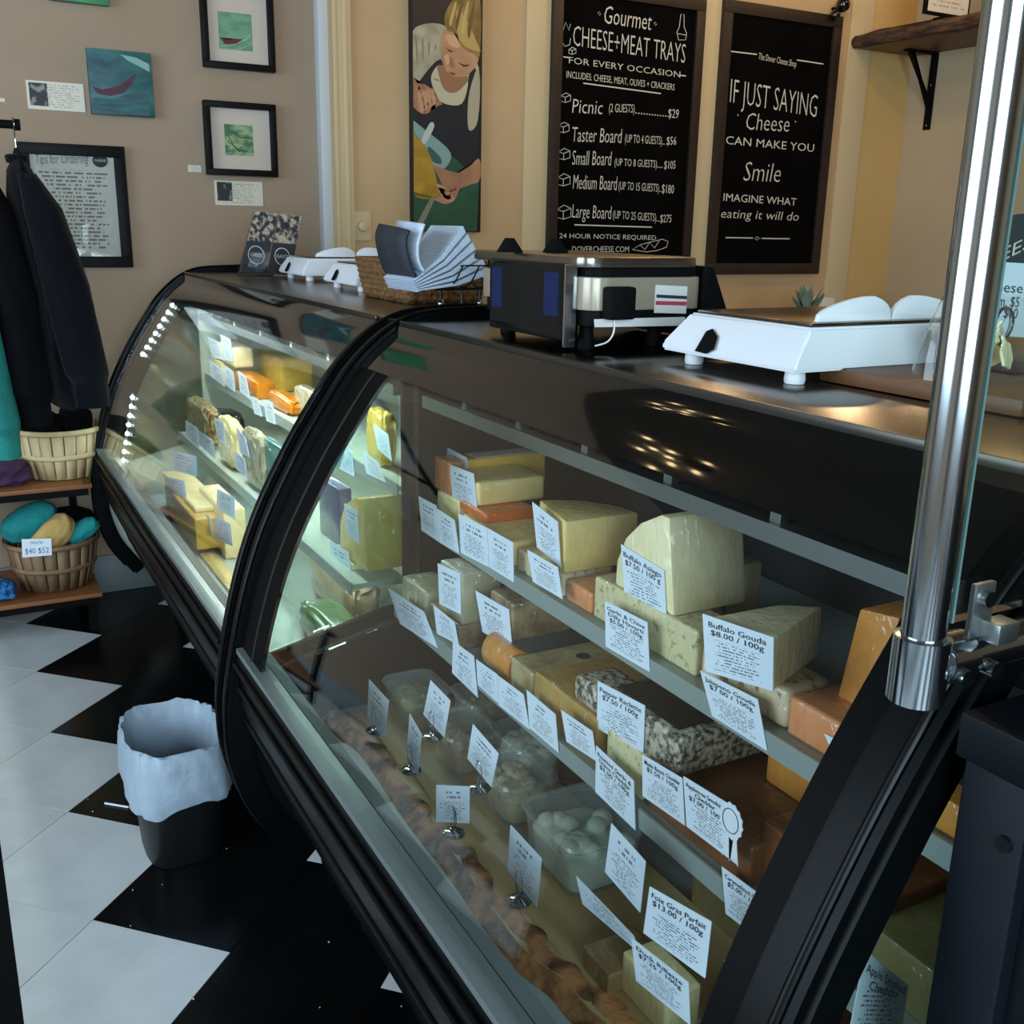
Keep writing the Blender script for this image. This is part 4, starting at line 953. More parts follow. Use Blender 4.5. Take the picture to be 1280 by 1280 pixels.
# behind: small plant pot, wire rack, notice, on the back bench
bench = thing('back_bench', 'back bench along the wall behind the worktop', 'bench')
box('bench_top', (-3.79, -1.9, 3.0, 4.25, .84, .88), 'wall_cream', bench, bev=.004)
box('bench_body', (-3.78, -1.92, 3.05, 4.25, 0, .8395), 'wall_cream', bench)
def onbench(px, py): return on(px, py, 2, .8806)
# tall enough items whose tops show over the worktop
def benchbox(name, label, px0, px1, pyt, x, m, cat, d=.08):
    a, b = on(px0, pyt, 0, x), on(px1, pyt, 0, x)
    return tag(box(name, (x-d, x, a.y, b.y, .8806, a.z), m, None, bev=.006), label, cat)
benchbox('cream_canister', 'cream canister standing on the back bench', 1030, 1044, 372, -3.30, 'cream_paper', 'canister')
benchbox('tan_box', 'brown box with a yellow note on the back bench', 1163, 1194, 385, -3.0, 'tan_box', 'box')
q = [on(*p, 0, -2.9985) for p in [(1170, 393), (1189, 394), (1184, 411), (1166, 409)]]; o, n = plate('sticky_note', q, .0006, 'yellow_note'); tag(o, 'yellow handwritten note stuck on the brown box', 'note')
pt = thing('potted_plant', 'small grey-green plant in a pot on the back bench', 'plant')
pc = on(1008, 392, 0, -3.12); lathe('pot', [(.05, 0), (.065, pc.z-.8806)], (pc.x, pc.y, .8806), 'cream_paper', pt, 16)
random.seed(3)
for k in range(16):
    a = random.uniform(0, 6.28); r = random.uniform(.02, .08); h = random.uniform(.05, .13)
    b0 = Vector((pc.x, pc.y, pc.z-.01)); tip = b0+Vector((r*math.cos(a), r*math.sin(a), h)); s = Vector((-math.sin(a), math.cos(a), 0))*.018; mid = b0.lerp(tip, .65)
    prism('leaf', [b0, mid+s, tip, mid-s], (0, 0, .002), 'green_plant', pt, smooth=None)
wr = thing('wire_rack', 'low black wire rack behind the label printer', 'rack')
wa, wc = on(938, 404, 1, 1.235), on(1005, 410, 1, 1.235)
wa, wc = on(940, 405, 0, -1.5), on(1003, 411, 0, -1.5)
for z in (ZT+.004, wa.z):
    tube('rail', [(-1.5, wa.y, z), (-1.5, wc.y, z), (-1.62, wc.y, z), (-1.62, wa.y, z)], .0018, 'wire', wr, 6, closed=True)
for k in range(6):
    y = wa.y+(wc.y-wa.y)*k/5; tube('wire_bar', [(-1.5, y, ZT+.001), (-1.5, y, wa.z)], .0012, 'wire', wr, 5)
box('rack_floor', (-1.63, -1.49, wa.y-.005, wc.y+.005, ZT, ZT+.0016), 'wire', wr)
# right of the chrome post: bag of chips on a board, ring sign
sgx = -.78
bd = thing('chip_board', 'wooden serving board behind the glass screen at the right edge', 'board')
box('board', (-.86, -.60, .87, 1.19, ZT, ZT+.018), 'walnut', bd, bev=.006)
box('purple_inlay', (-.80, -.72, 1.02, 1.10, ZT+.0182, ZT+.024), mat('purple_food', '#3b1f33', .7, col2='#5a3448', scale=90), bd, bev=.003)
bag = thing('chip_bag', 'clear bag of pale crackers on the wooden board behind the glass', 'bag')
def bagf(u, v):
    a = 2*math.pi*u; w = .085*(1-.25*v*v); d_ = .05*(1-.75*v); return Vector((-.73+d_*math.cos(a)*(1+.08*math.sin(7*a+3*v)), .97+w*math.sin(a), ZT+.0186+.085*v+.004*math.sin(5*a)*v))
grid_surf('film', bagf, 28, 8, 'wrap', bag, 0, 60, closed_u=True)
random.seed(11)
for k in range(16):
    a = random.uniform(0, 6.28); r = random.uniform(0, .7); c = Vector((-.73+.036*r*math.cos(a), .97+.062*r*math.sin(a), ZT+.034+.0028*k)); n1 = Vector((random.uniform(-1, 1), random.uniform(-1, 1), random.uniform(-1, 1))).normalized(); s = n1.orthogonal().normalized(); w = n1.cross(s)
    prism('cracker', [c+(s*math.cos(j*1.047)+w*math.sin(j*1.047))*.016 for j in range(6)], n1*.003, 'ch_ivory', bag, smooth=None)
sg = thing('ring_sign', 'white counter sign with dark arched top held by a ring clip', 'sign')
sx = -.86
def sp(px, py): return on(px, py, 0, sx)
q = [sp(*p) for p in [(1210, 325), (1345, 333), (1337, 426), (1203, 416)]]
o, n = plate('sheet', q, .002, 'paper', sg)
arc = [sp(1210+135*i/12, 325+8*i/12-62*math.sin(math.pi*i/12)) for i in range(13)]
prism('arched_top', [p+Vector((.0003, 0, 0)) for p in arc], (-.002, 0, 0), mat('slate', '#25333a', .5), sg, smooth=None)
lettering('CHEESE', sp(1206, 348)+Vector((.002, 0, 0)), sp(1300, 302)+Vector((.002, 0, 0)), (0, 0, .016), n, 'chalk', sg)
for s, p0, p1, h in [('Cheese Crisps', (1222, 363), (1328, 370), .013), ('sm. $5', (1242, 382), (1273, 384), .013), ('lg. $10', (1240, 396), (1271, 398), .013)]:
    lettering(s, sp(*p0), sp(*p1), (0, 0, h), n, 'ink', sg)
cb = on(1245, 430, 0, sx)
tube('ring_clip', [Vector((sx+.006, sp(1250, 404).y+.017*math.cos(i*.314), sp(1250, 404).z+.020*math.sin(i*.314))) for i in range(20)], .0018, 'chrome', sg, 6, closed=True)
sb_ = sp(1250, 404); tube('stem', [(sx+.006, sb_.y, sb_.z-.020), (sx+.006, sb_.y, ZT+.005)], .0022, 'chrome', sg, 8)
lathe('base', [(.026, 0), (.027, .003), (.012, .006), (.004, .008)], (sx+.006, sb_.y, ZT), 'chrome', sg, 20)

# ------------------------------------------------------------------ chrome post with glass screen, black cabinet
cp = thing('chrome_post', 'chrome pipe post with clamp and glass screen at the end of the case', 'post')
xp = -.372; pb_ = on(1148, 838, 0, xp); yp, zp = pb_.y, pb_.z
lathe('pipe', [(.0128, zp-.012), (.0128, 2.6)], (xp, yp, 0), 'chrome', cp, 24)
lathe('clamp_collar', [(.0125, zp-.018), (.0165, zp-.018), (.0165, zp+.022), (.0135, zp+.0225)], (xp, yp, 0), 'chrome', cp, 24)
tube('cross_pipe', [(xp, yp+.012, zp+.004), (xp, yp+.75, zp+.004)], .0128, 'chrome', cp, 20)
tube('elbow_collar', [(xp, yp+.014, zp+.004), (xp, yp+.036, zp+.004)], .0155, 'chrome', cp, 20)
for k, yy in enumerate((.020, .046)):
    tube('clamp_screw', [(xp+.010, yp+yy, zp-.002), (xp+.019, yp+yy, zp-.002)], .0055, 'chrome', cp, 12)
gs = box('glass_screen', (xp-.004, xp+.004, yp+.020, yp+.72, zp+.028, 2.6), 'pane_glass', cp)
for yy in (yp+.0195,):
    box('glass_edge', (xp-.0044, xp+.0044, yy-.0016, yy+.0003, zp+.028, 2.6), 'glass_edge', cp)
br = prism('glass_clip', [(xp+.006, yp+.028, zp+.018), (xp+.006, yp+.046, zp+.018), (xp+.006, yp+.046, zp+.052), (xp+.006, yp+.028, zp+.052)], (.004, 0, 0), 'alu', cp, .001)
tube('clip_screw', [(xp+.010, yp+.037, zp+.043), (xp+.014, yp+.037, zp+.043)], .005, 'chrome', br, 10)
prism('glass_clip', [(xp+.008, yp+.038, zp+.0165), (xp+.022, yp+.038, zp+.0165), (xp+.022, yp+.038, zp+.029), (xp+.008, yp+.038, zp+.029)], (0, .018, 0), 'alu', cp, .001)
for s, yy in ((0, yp+.30), (1, yp+.62)):
    lathe('pipe_stand', [(.010, 1.0305), (.010, zp-.008)], (xp, yy, 0), 'chrome', cp, 14)
    lathe('stand_flange', [(.022, 1.0305), (.022, 1.0335)], (xp, yy, 0), 'chrome', cp, 18)
cab = thing('metal_cabinet', 'blue-black riveted metal cabinet at the right end of the near case', 'cabinet')
cx0, cy0 = -.383, on(1205, 960, 0, -.383).y
box('panel_body', (cx0+.012, .35, cy0+.012, 1.10, .02, .9985), 'blue_black', cab, bev=.002)
box('corner_post', (cx0, cx0+.048, cy0, cy0+.05, 0, .9985), 'blue_black', cab, bev=.002)
box('corner_post', (.30, .35, cy0, cy0+.05, 0, .9985), 'blue_black', cab, bev=.002)
box('top_lip', (cx0-.004, .36, cy0-.006, 1.11, .999, 1.030), 'blue_black', cab, bev=.002)
for k, z in enumerate((.955, .62, .28)):
    tube('rivet', [(cx0+.036, cy0-.003, z), (cx0+.036, cy0+.004, z)], .0055, 'blue_black', cab, 12)

# ------------------------------------------------------------------ live-edge wall shelf, right wall
sh = thing('wall_shelf', 'live-edge wooden wall shelf on a black bracket, upper right', 'shelf')
zsh = on(1073, 45, 0, -3.78).z; ysh = on(1073, 45, 0, -3.78).y
sx0, sx1, sth = -3.80, -2.2, .05
def se(u, v):
    x = sx0+(sx1-sx0)*u; return Vector((x, ysh+.02*math.sin(x*9)*.6+.012*math.sin(x*23)-(.016*math.sin(v*math.pi)), zsh-sth/2+(v-.5)*sth*(1+.1*math.sin(x*17))))
grid_surf('bark_edge', se, 60, 6, 'bark', sh, .012, 50)
box('plank', (sx0, sx1, ysh+.016, YB-.002, zsh-sth, zsh), 'walnut', sh, bev=.004)
bk = thing('shelf_bracket', 'black angle bracket under the live-edge wall shelf', 'bracket')
xb = on(1165, 110, 1, YB).x; zbot = on(1163, 162, 1, YB).z
box('wall_plate', (xb-.02, xb+.02, YB-.008, YB-.001, zbot, zsh-sth-.001), 'black_matte', bk, bev=.001)
box('arm', (xb-.018, xb+.018, YB-.20, YB-.0085, zsh-sth-.009, zsh-sth-.001), 'black_matte', bk, bev=.001)
prism('strut', [(xb-.013, YB-.18, zsh-sth-.0095), (xb-.013, YB-.155, zsh-sth-.0095), (xb-.013, YB-.0085, zbot+.09), (xb-.013, YB-.0085, zbot+.12)], (.026, 0, 0), 'black_matte', bk, .001)
for z in (zbot+.02, zbot+.12, zbot+.2): tube('screw', [(xb, YB-.0105, z), (xb, YB-.007, z)], .005, 'alu', bk, 8)
ez = thing('framed_certificate', 'small framed certificate on a black easel on the live-edge shelf', 'frame')
ex_ = -3.35; ey_ = ysh+.16
e0 = on(1157, 12, 0, ex_); e1 = on(1213, 6, 0, ex_)
box('frame', (ex_-.018, ex_, e0.y, e1.y, zsh+.025, zsh+.26), 'frame_black', ez, bev=.002)
plate('certificate', [(ex_+.0006, e0.y+.012, zsh+.245), (ex_+.0006, e1.y-.012, zsh+.245), (ex_+.0006, e1.y-.012, zsh+.037), (ex_+.0006, e0.y+.012, zsh+.037)], .0004, 'info_card', ez)
box('easel_foot', (ex_-.05, ex_+.03, (e0.y+e1.y)/2-.03, (e0.y+e1.y)/2+.03, zsh+.0006, zsh+.0245), 'black_matte', ez, bev=.002)
tag(box('wooden_tray', (-3.70, -3.40, ysh+.05, ysh+.15, zsh+.0006, zsh+.022), 'dark_wood', None, bev=.003), 'small dark wooden block on the live-edge shelf', 'block')
hk = thing('wall_hook', 'black round wall hook beside the top of the right chalkboard', 'hook')
for k, (px, py, r) in enumerate([(1054, 6, .032), (1044, 19, .024)]):
    c = on(px, py, 0, XW+.06); bm = bmesh.new(); bmesh.ops.create_uvsphere(bm, u_segments=16, v_segments=10, radius=r)
    for v in bm.verts: v.co += c
    fin('ball', bm, 'black_gloss', hk, 80)
c = on(1050, 12, 0, XW+.06); tube('stem', [c, (XW+.012, c.y, c.z+.01)], .008, 'black_matte', hk, 8)
# ------------------------------------------------------------------ wall pieces
def wp(px, py, x=XW): return on(px, py, 0, x)
NX = Vector((1, 0, 0))
def wrect(name, x, c, m, parent, th=.0006):
    """flat rectangle on the left wall from its photo corners, squared up"""
    p = [wp(*q, x=x) for q in c]; y0 = (p[0].y+p[3].y)/2; y1 = (p[1].y+p[2].y)/2; z1 = (p[0].z+p[1].z)/2; z0 = (p[2].z+p[3].z)/2
    return plate(name, [(x, y0, z1), (x, y1, z1), (x, y1, z0), (x, y0, z0)], th, m, parent)
def frame4(t, x0, x1, y0, y1, z0, z1, w, m, bev=.002):
    box('frame_rail', (x0, x1, y0, y1, z1-w, z1), m, t, bev=bev); box('frame_rail', (x0, x1, y0, y1, z0, z0+w), m, t, bev=bev)
    box('frame_stile', (x0, x1, y0, y0+w, z0+w+.0002, z1-w-.0002), m, t, bev=bev); box('frame_stile', (x0, x1, y1-w, y1, z0+w+.0002, z1-w-.0002), m, t, bev=bev)
# chalkboards
PX = XW+.0225
def chalkboard(label, c, w, lines):
    t = thing('chalkboard', label, 'chalkboard'); p = [wp(*q, x=PX) for q in c]
    y0, y1 = (p[0].y+p[3].y)/2, (p[1].y+p[2].y)/2; z1, z0 = p[1].z, p[2].z
    frame4(t, PX, PX+.022, y0, y1, z0, z1, w, 'dark_wood')
    xb = PX+.010; board = box('slate', (PX, xb, y0+w, y1-w, z0+w, z1-w), 'chalkboard', t)
    for s, l, r, cap, off, shr in lines:
        if not s.startswith('@'): L, R = wp(*l, x=xb), wp(*r, x=xb)
        if s == '-': box('chalk_rule', (xb, xb+.0005, L.y, R.y, L.z-.004, L.z+.001), 'chalk', t) if abs(L.z-R.z) < .0 else prism('chalk_rule', [L+Vector((.0004, 0, -.0025)), R+Vector((.0004, 0, -.0025)), R+Vector((.0004, 0, .0025)), L+Vector((.0004, 0, .0025))], (.0004, 0, 0), 'chalk', t, smooth=None)
        elif s.startswith('@'):
            pts = [wp(a, b, x=xb)+Vector((.0008, 0, 0)) for a, b in l]
            tube('chalk_drawing', pts, .0016, 'chalk', t, 4, closed=r)
        else: lettering(s, L, R, (0, 0, cap*.00305), NX, 'chalk', t, offset=off, shear=shr)
    return t
def cube_icon(x, y, s=10):
    return [('@', [(x, y), (x+s*.55, y-s*.35), (x+s*1.1, y-s*.1), (x+s*1.1, y+s*.55), (x+s*.5, y+s*.75), (x, y+s*.6)], True, 0, 0, 0), ('@', [(x, y), (x+s*.5, y+s*.15), (x+s*1.1, y-s*.1)], False, 0, 0, 0), ('@', [(x+s*.5, y+s*.15), (x+s*.5, y+s*.75)], False, 0, 0, 0)]
L1 = [('Gourmet', (755, 29), (814, 38), 22, -.006, .15), ('CHEESE+MEAT TRAYS', (716, 57), (856, 79), 25, -.012, 0), ('FOR EVERY OCCASION', (711, 79), (850, 97), 8, -.006, 0),
      ('INCLUDES: CHEESE, MEAT, OLIVES + CRACKERS', (708, 97), (843, 113), 8.5, -.004, 0), ('-', (729, 104), (826, 117), 0, 0, 0), ('-', (704, 71), (711, 72), 0, 0, 0), ('-', (849, 94), (857, 95), 0, 0, 0),
      ('Picnic', (715, 141), (753, 143), 18, -.008, .1), ('(2 GUESTS)', (761, 140), (793, 141), 11, -.006, 0), ('............', (794, 142), (833, 146), 11, 0, 0), ('$29', (835, 147), (848, 148), 12, -.004, 0),
      ('Taster Board', (715, 177), (777, 179), 19, -.008, .1), ('(UP TO 4 GUESTS)...', (781, 178), (831, 181), 11, -.006, 0), ('$56', (833, 181), (845, 181), 11, -.004, 0),
      ('Small Board', (715, 206), (764, 207), 19, -.008, .1), ('(UP TO 8 GUESTS).....', (768, 207), (828, 210), 10, -.006, 0), ('$105', (830, 211), (844, 211), 11, -.004, 0),
      ('Medium Board', (716, 236), (771, 238), 19, -.008, .1), ('(UP TO 15 GUESTS)..', (773, 237), (826, 240), 11, -.006, 0), ('$180', (827, 241), (842, 242), 12, -.004, 0),
      ('Large Board', (715, 272), (764, 274), 18, -.008, .1), ('(UP TO 25 GUESTS)...', (766, 273), (824, 277), 11, -.006, 0), ('$275', (825, 278), (839, 278), 11, -.004, 0),
      ('-', (718, 281), (815, 284), 0, 0, 0), ('24 HOUR NOTICE REQUIRED', (699, 297.5), (820, 300), 6.5, -.004, 0), ('DOVERCHEESE.COM', (715, 315), (786, 315), 8, -.006, 0)]
for (x, y, s) in [(701, 120, 11), (698, 157, 12), (698, 190, 13), (697, 222, 14), (696, 262, 16), (711, 62, 8)]: L1 += cube_icon(x, y, s)
L1 += [('@', [(848, 50), (846, 40), (849, 34), (851, 18), (855, 18), (855, 34), (858, 41), (857, 50)], True, 0, 0, 0), ('@', [(847, 42), (858, 44)], False, 0, 0, 0),
       ('@', [(790, 312), (800, 306), (815, 302), (828, 299), (835, 302), (833, 309), (822, 313), (808, 315)], True, 0, 0, 0), ('@', [(800, 306), (806, 312), (812, 303), (818, 310), (824, 301)], False, 0, 0, 0),
       ('@', [(703, 40), (707, 28), (711, 38), (713, 30)], False, 0, 0, 0), ('@', [(702, 52), (706, 58), (712, 56), (713, 48)], False, 0, 0, 0),
       ('@', [(747, 17), (749, 15), (751, 17), (749, 19)], True, 0, 0, 0), ('@', [(817, 30), (819, 28), (821, 30), (819, 32)], True, 0, 0, 0)]
chalkboard('left chalkboard listing gourmet cheese and meat tray prices', [(687, 1), (879, 1), (860, 332), (683, 330)], .045, L1)
L2 = [('-', (912, 64), (946, 68), 0, 0, 0), ('The Dover Cheese Shop', (948, 74), (995, 84), 9, -.004, .1), ('-', (996, 75), (1029, 80), 0, 0, 0), ('IF JUST SAYING', (912, 128), (1020, 147), 33, -.014, 0),
      ('Cheese', (932, 162), (986, 165), 24, -.012, .1), ('CAN MAKE YOU', (907, 180), (1017, 190), 11.5, -.004, 0), ('Smile', (929, 226), (975, 228), 28, -.014, .15), ('IMAGINE WHAT', (904, 251), (995, 257), 11, -.002, 0),
      ('eating it will do', (901, 272), (998, 276), 13, -.008, .15), ('-', (907, 297), (941, 297.5), 0, 0, 0), ('-', (952, 298), (987, 298.5), 0, 0, 0),
      ('@', [(922, 143), (923, 144), (922, 145)], True, 0, 0, 0), ('@', [(994, 151), (995, 152), (994, 153)], True, 0, 0, 0), ('@', [(943, 298), (946, 296), (950, 298), (946, 300)], True, 0, 0, 0)]
chalkboard('right chalkboard with if just saying cheese can make you smile', [(905, 2), (1052, 22), (1018, 342), (879, 322)], .05, L2)
# tall painting of a woman cutting cheese
pg = thing('tall_painting', 'tall canvas painting of a woman in an apron cutting cheese', 'painting')
q = [wp(*p, x=XW+.0125) for p in [(510, 0), (599, 0), (596, 290), (510, 288)]]
y0, y1, zlo, zhi = q[0].y, (q[1].y+q[2].y)/2, q[2].z, 2.24
box('canvas', (XW+.0125, XW+.045, y0, y1, zlo, zhi), mat('canvas_side', '#0b0c10', .6), pg, bev=.002)
XPn = XW+.0452
def zp5(px, py): return wp(500+px*.2344, py*.2344, x=XPn)
def art(nm, pts, c, lift, c2=None, soft=True):
    if soft: pts = [(p.x, p.y) for p in smoothpts([(*p, 0) for p in pts], 4, True)]
    pp = [zp5(*p) for p in pts]
    pp = [Vector((p.x, min(max(p.y, y0+.004), y1-.002), min(max(p.z, zlo+.003), zhi-.003))) for p in pp]
    paint(nm, pp, NX, lift, mat('paint_'+c, c, .5, col2=c2, scale=14) if c2 else mat('paint_'+c, c, .5), pg)
TOPZ = -170
art('ground', [(45, TOPZ), (425, TOPZ), (405, 1240), (45, 1230)], '#2a1f19', .0002, soft=False)
art('green_table', [(50, 640), (270, 820), (420, 960), (410, 1245), (40, 1240)], '#29523a', .0004, '#1f4530', soft=False)
art('shirt', [(55, 195), (120, 130), (245, 140), (330, 260), (420, 360), (415, 640), (360, 700), (80, 450), (55, 400)], '#b7ab8e', .0006, '#948a70')
art('apron', [(85, 460), (215, 315), (250, 480), (330, 550), (350, 450), (405, 375), (420, 880), (345, 890), (280, 830), (55, 650), (55, 560)], '#12161f', .0008)
art('sleeve', [(405, 375), (420, 380), (415, 640), (365, 690), (365, 520)], '#aba086', .0009)
art('collar', [(165, 410), (212, 350), (245, 480), (300, 490), (362, 430), (330, 552), (235, 552), (190, 500)], '#bdb295', .0010)
art('neck', [(208, 345), (340, 400), (365, 425), (300, 492), (240, 482), (212, 420)], '#96684a', .0011)
art('face', [(215, 235), (235, 165), (300, 165), (410, 285), (405, 350), (350, 405), (290, 408), (245, 375), (222, 320)], '#c0906c', .0012, '#a97857')
art('hair', [(235, 105), (255, 40), (300, -10), (420, -30), (425, 290), (390, 285), (345, 265), (315, 225), (298, 175), (255, 165)], '#9a7c40', .0013, '#6f5528')
art('hair_light', [(300, 60), (345, 90), (420, 250), (420, 275), (350, 250), (310, 190)], '#b8985a', .0014)
art('eye', [(240, 248), (262, 268), (285, 275), (262, 276)], '#4a2f22', .0014); art('eye', [(310, 330), (340, 345), (372, 345), (340, 357)], '#4a2f22', .0014)
art('nose', [(272, 300), (262, 350), (280, 362), (290, 350)], '#9a6a4a', .0014); art('mouth', [(258, 380), (285, 395), (300, 390), (280, 402)], '#8a4a3c', .0014)
art('slicer', [(55, 640), (130, 690), (270, 815), (225, 905), (150, 850), (58, 720)], '#7f9a92', .0010); art('slicer_blade', [(115, 745), (160, 655), (182, 675), (135, 765)], '#b6bcb2', .0012)
art('slicer_shadow', [(150, 780), (215, 840), (215, 875), (160, 850)], '#35564f', .0011)
art('cheese_wheel', [(52, 715), (95, 735), (145, 800), (180, 890), (198, 980), (202, 1055), (52, 1020)], '#b48a26', .0013, '#94701b')
art('wheel_edge', [(52, 1020), (202, 1055), (200, 1065), (52, 1035)], '#6b5217', .0014)
art('left_hand', [(55, 410), (95, 445), (100, 480), (160, 470), (180, 500), (222, 550), (205, 560), (170, 525), (165, 590), (125, 608), (85, 585), (55, 545)], '#b07c5c', .0014, '#95664a')
art('fingers', [(110, 500), (120, 500), (140, 585), (125, 600)], '#8a5c42', .0015)
art('right_hand', [(420, 845), (330, 920), (215, 895), (178, 880), (200, 935), (230, 1000), (205, 1045), (175, 1060), (240, 1088), (292, 1065), (330, 990), (420, 968)], '#b07c5c', .0015, '#95664a')
art('hand_shadow', [(198, 950), (214, 975), (214, 1000), (203, 1010)], '#5a4436', .0016)
art('knife', [(75, 1225), (160, 1062), (182, 1068), (110, 1215)], '#7d7a66', .0015)
for k in range(4):   # fingers, hair strands, shirt folds
    art('finger', [(92+k*24, 500-k*6), (112+k*22, 498-k*6), (132+k*20, 560-k*4), (120+k*20, 600-k*14), (104+k*22, 585-k*8)], '#bd8a68', .0016)
    art('finger', [(190+k*9, 985+k*22), (215+k*16, 985+k*18), (262+k*10, 1020+k*14), (232+k*10, 1038+k*13)], '#bd8a68', .0017)
    art('hair_strand', [(262+k*32, 118+k*10), (290+k*33, 20), (300+k*33, 20), (272+k*33, 135+k*22)], '#6a5228' if k % 2 else '#c2a566', .0016)
    art('fold', [(80+k*36, 200+k*14), (88+k*36, 200+k*14), (96+k*30, 330-k*20), (90+k*30, 335-k*20)], '#857a62', .0008)
art('cheek', [(235, 300), (255, 290), (262, 330), (246, 345)], '#cf9a78', .0013); art('forehead', [(245, 190), (290, 190), (320, 250), (270, 245)], '#cf9f7c', .0013)
# switch / dimmer
sw = thing('dimmer_switch', 'cream wall dimmer switch beside the door casing', 'switch')
p0, p1 = wp(440, 264), wp(462, 301)
box('plate', (XW+.0125, XW+.019, p0.y, p1.y, p1.z, p0.z), 'trim_cream', sw, bev=.002)
c = (p0+p1)/2; kn = lathe('knob', [(.022, 0), (.019, .014), (.016, .016)], (0, 0, 0), 'trim_cream', sw, 20)
for v in kn.data.vertices: x_, y_, z_ = v.co; v.co = Vector((XW+.0192+z_, c.y+y_, c.z+x_))
# square framed prints
for lbl, c, art_c, art_q, sub in [('black square frame with a green seascape print, upper of the two', [(248, -17), (338, -12), (342, 92), (252, 84)], '#6f9a78', [(272, 14), (314, 18), (316, 65), (274, 60)], 'boat'),
                                  ('black square frame with a small green wave print, lower of the two', [(251, 125), (342, 132), (345, 222), (258, 218)], '#8fa377', [(280, 155), (316, 157), (317, 196), (282, 193)], 'wave')]:
    t = thing('square_frame', lbl, 'picture'); p = [wp(*k, x=XW) for k in c]; ya, yb_ = (p[0].y+p[3].y)/2, (p[1].y+p[2].y)/2; za, zb = (p[2].z+p[3].z)/2, (p[0].z+p[1].z)/2
    frame4(t, XW, XW+.032, ya, yb_, za, zb, .021, 'frame_black')
    plate('mat_board', [(XW+.012, ya+.02, zb-.02), (XW+.012, yb_-.02, zb-.02), (XW+.012, yb_-.02, za+.02), (XW+.012, ya+.02, za+.02)], .004, mat('mat_board', '#c3b4a6', .7), t)
    o, n = wrect('print', XW+.0128, art_q, mat('print_'+sub, art_c, .6, col2='#3c6a4c' if sub == 'wave' else '#5d8a6c', scale=26, lo=.42, hi=.6, stretch=(1, 1, 2.5)), t)
    if sub == 'boat':
        paint('boat', [wp(*k, x=XW+.0128) for k in [(275, 47), (284, 50), (298, 51), (303, 49), (297, 56), (281, 55)]], NX, .0006, mat('boat_red', '#5a1f22', .6), o)
        for k, (a, b) in enumerate([((277, 58), (313, 46)), ((285, 62), (315, 55)), ((300, 52), (314, 42))]):
            A, B = wp(*a, x=XW+.0128), wp(*b, x=XW+.0128); M_ = (A+B)/2+Vector((0, 0, -.008)); tube('wave_line', [A+NX*.0006, M_+NX*.0006, B+NX*.0006], .0012, mat('pale_green', '#a8c7a8', .6), o, 4)
    else:
        for k, (a, b) in enumerate([((284, 176), (312, 190)), ((284, 168), (300, 190)), ((290, 165), (314, 172))]):
            A, B = wp(*a, x=XW+.0128), wp(*b, x=XW+.0128); M_ = (A+B)/2+Vector((0, 0, -.010)); tube('wave_line', [A+NX*.0006, M_+NX*.0006, B+NX*.0006], .0014, mat('dark_green', '#3a5a30', .6), o, 4)
# canvases
cv = thing('boat_canvas', 'teal canvas of a red boat in a wave beside the info card', 'painting'); p = [wp(*k) for k in [(108, 61), (188, 68), (190, 148), (112, 142)]]
ya, yb_, za, zb = (p[0].y+p[3].y)/2, (p[1].y+p[2].y)/2, (p[2].z+p[3].z)/2, (p[0].z+p[1].z)/2
box('canvas', (XW, XW+.03, ya, yb_, za, zb), mat('teal_canvas', '#2f6a6a', .5, col2='#17404a', scale=11, stretch=(1, 1, 2), lo=.35, hi=.65, detail=6), cv, bev=.002)
XC = XW+.0302
paint('foam', [wp(*k, x=XC) for k in [(150, 68), (170, 72), (186, 80), (187, 90), (172, 82), (160, 76)]], NX, .0003, mat('foam', '#7fa79c', .6), cv)
paint('hull', [wp(*k, x=XC) for k in [(115, 108), (128, 112), (145, 110), (160, 104), (170, 92), (166, 104), (155, 116), (138, 120), (122, 117)]], NX, .0004, mat('hull_red', '#4a2330', .6), cv)
paint('water', [wp(*k, x=XC) for k in [(116, 122), (140, 124), (165, 116), (187, 112), (187, 145), (116, 140)]], NX, .00035, mat('deep_teal', '#173f46', .5, col2='#2a5f62', scale=30, stretch=(1, .4, 3)), cv)
tp = wp(108, 2); tp2 = wp(135, 9)
tag(box('green_canvas', (XW, XW+.03, wp(60, 0).y, tp2.y, tp2.z, tp2.z+.2), mat('green_canvas', '#3f8f5c', .5, col2='#2d6f4c', scale=9), None, bev=.002), 'bright green canvas cut off at the top of the picture', 'painting')
for lbl, c in [('cream info card with a photo beside the teal canvas', [(33, 99), (105, 106), (106, 142), (34, 134)]), ('cream info card with a photo below the lower square frame', [(268, 225), (328, 228), (329, 258), (269, 256)])]:
    t = thing('info_card', lbl, 'card'); o, n = wrect('sheet', XW+.003, c, 'info_card', t, .0028)
    cc = [(c[0][0]+3, c[0][1]+3), (c[0][0]+(c[1][0]-c[0][0])*.37, c[1][1]-1), (c[0][0]+(c[1][0]-c[0][0])*.37, c[2][1]-8), (c[3][0]+3, c[3][1]-4)]
    wrect('portrait_photo', XW+.0036, cc, mat('bw_photo', '#1b1a1a', .5, col2='#8a857c', scale=45, lo=.5, hi=.62), t, .0003)
o, n = wrect('price_tag', XW+.002, [(235, 206), (251, 207), (252, 215), (235, 215)], 'info_card', None, .0018); tag(o, 'tiny cream price tag left of the lower square frame', 'tag')
o, n = wrect('wall_tag', XW+.002, [(-6, 122), (6, 123), (6, 127), (-6, 127)], 'cream_paper', None, .0018); tag(o, 'tiny cream tag at the left edge of the wall', 'tag')
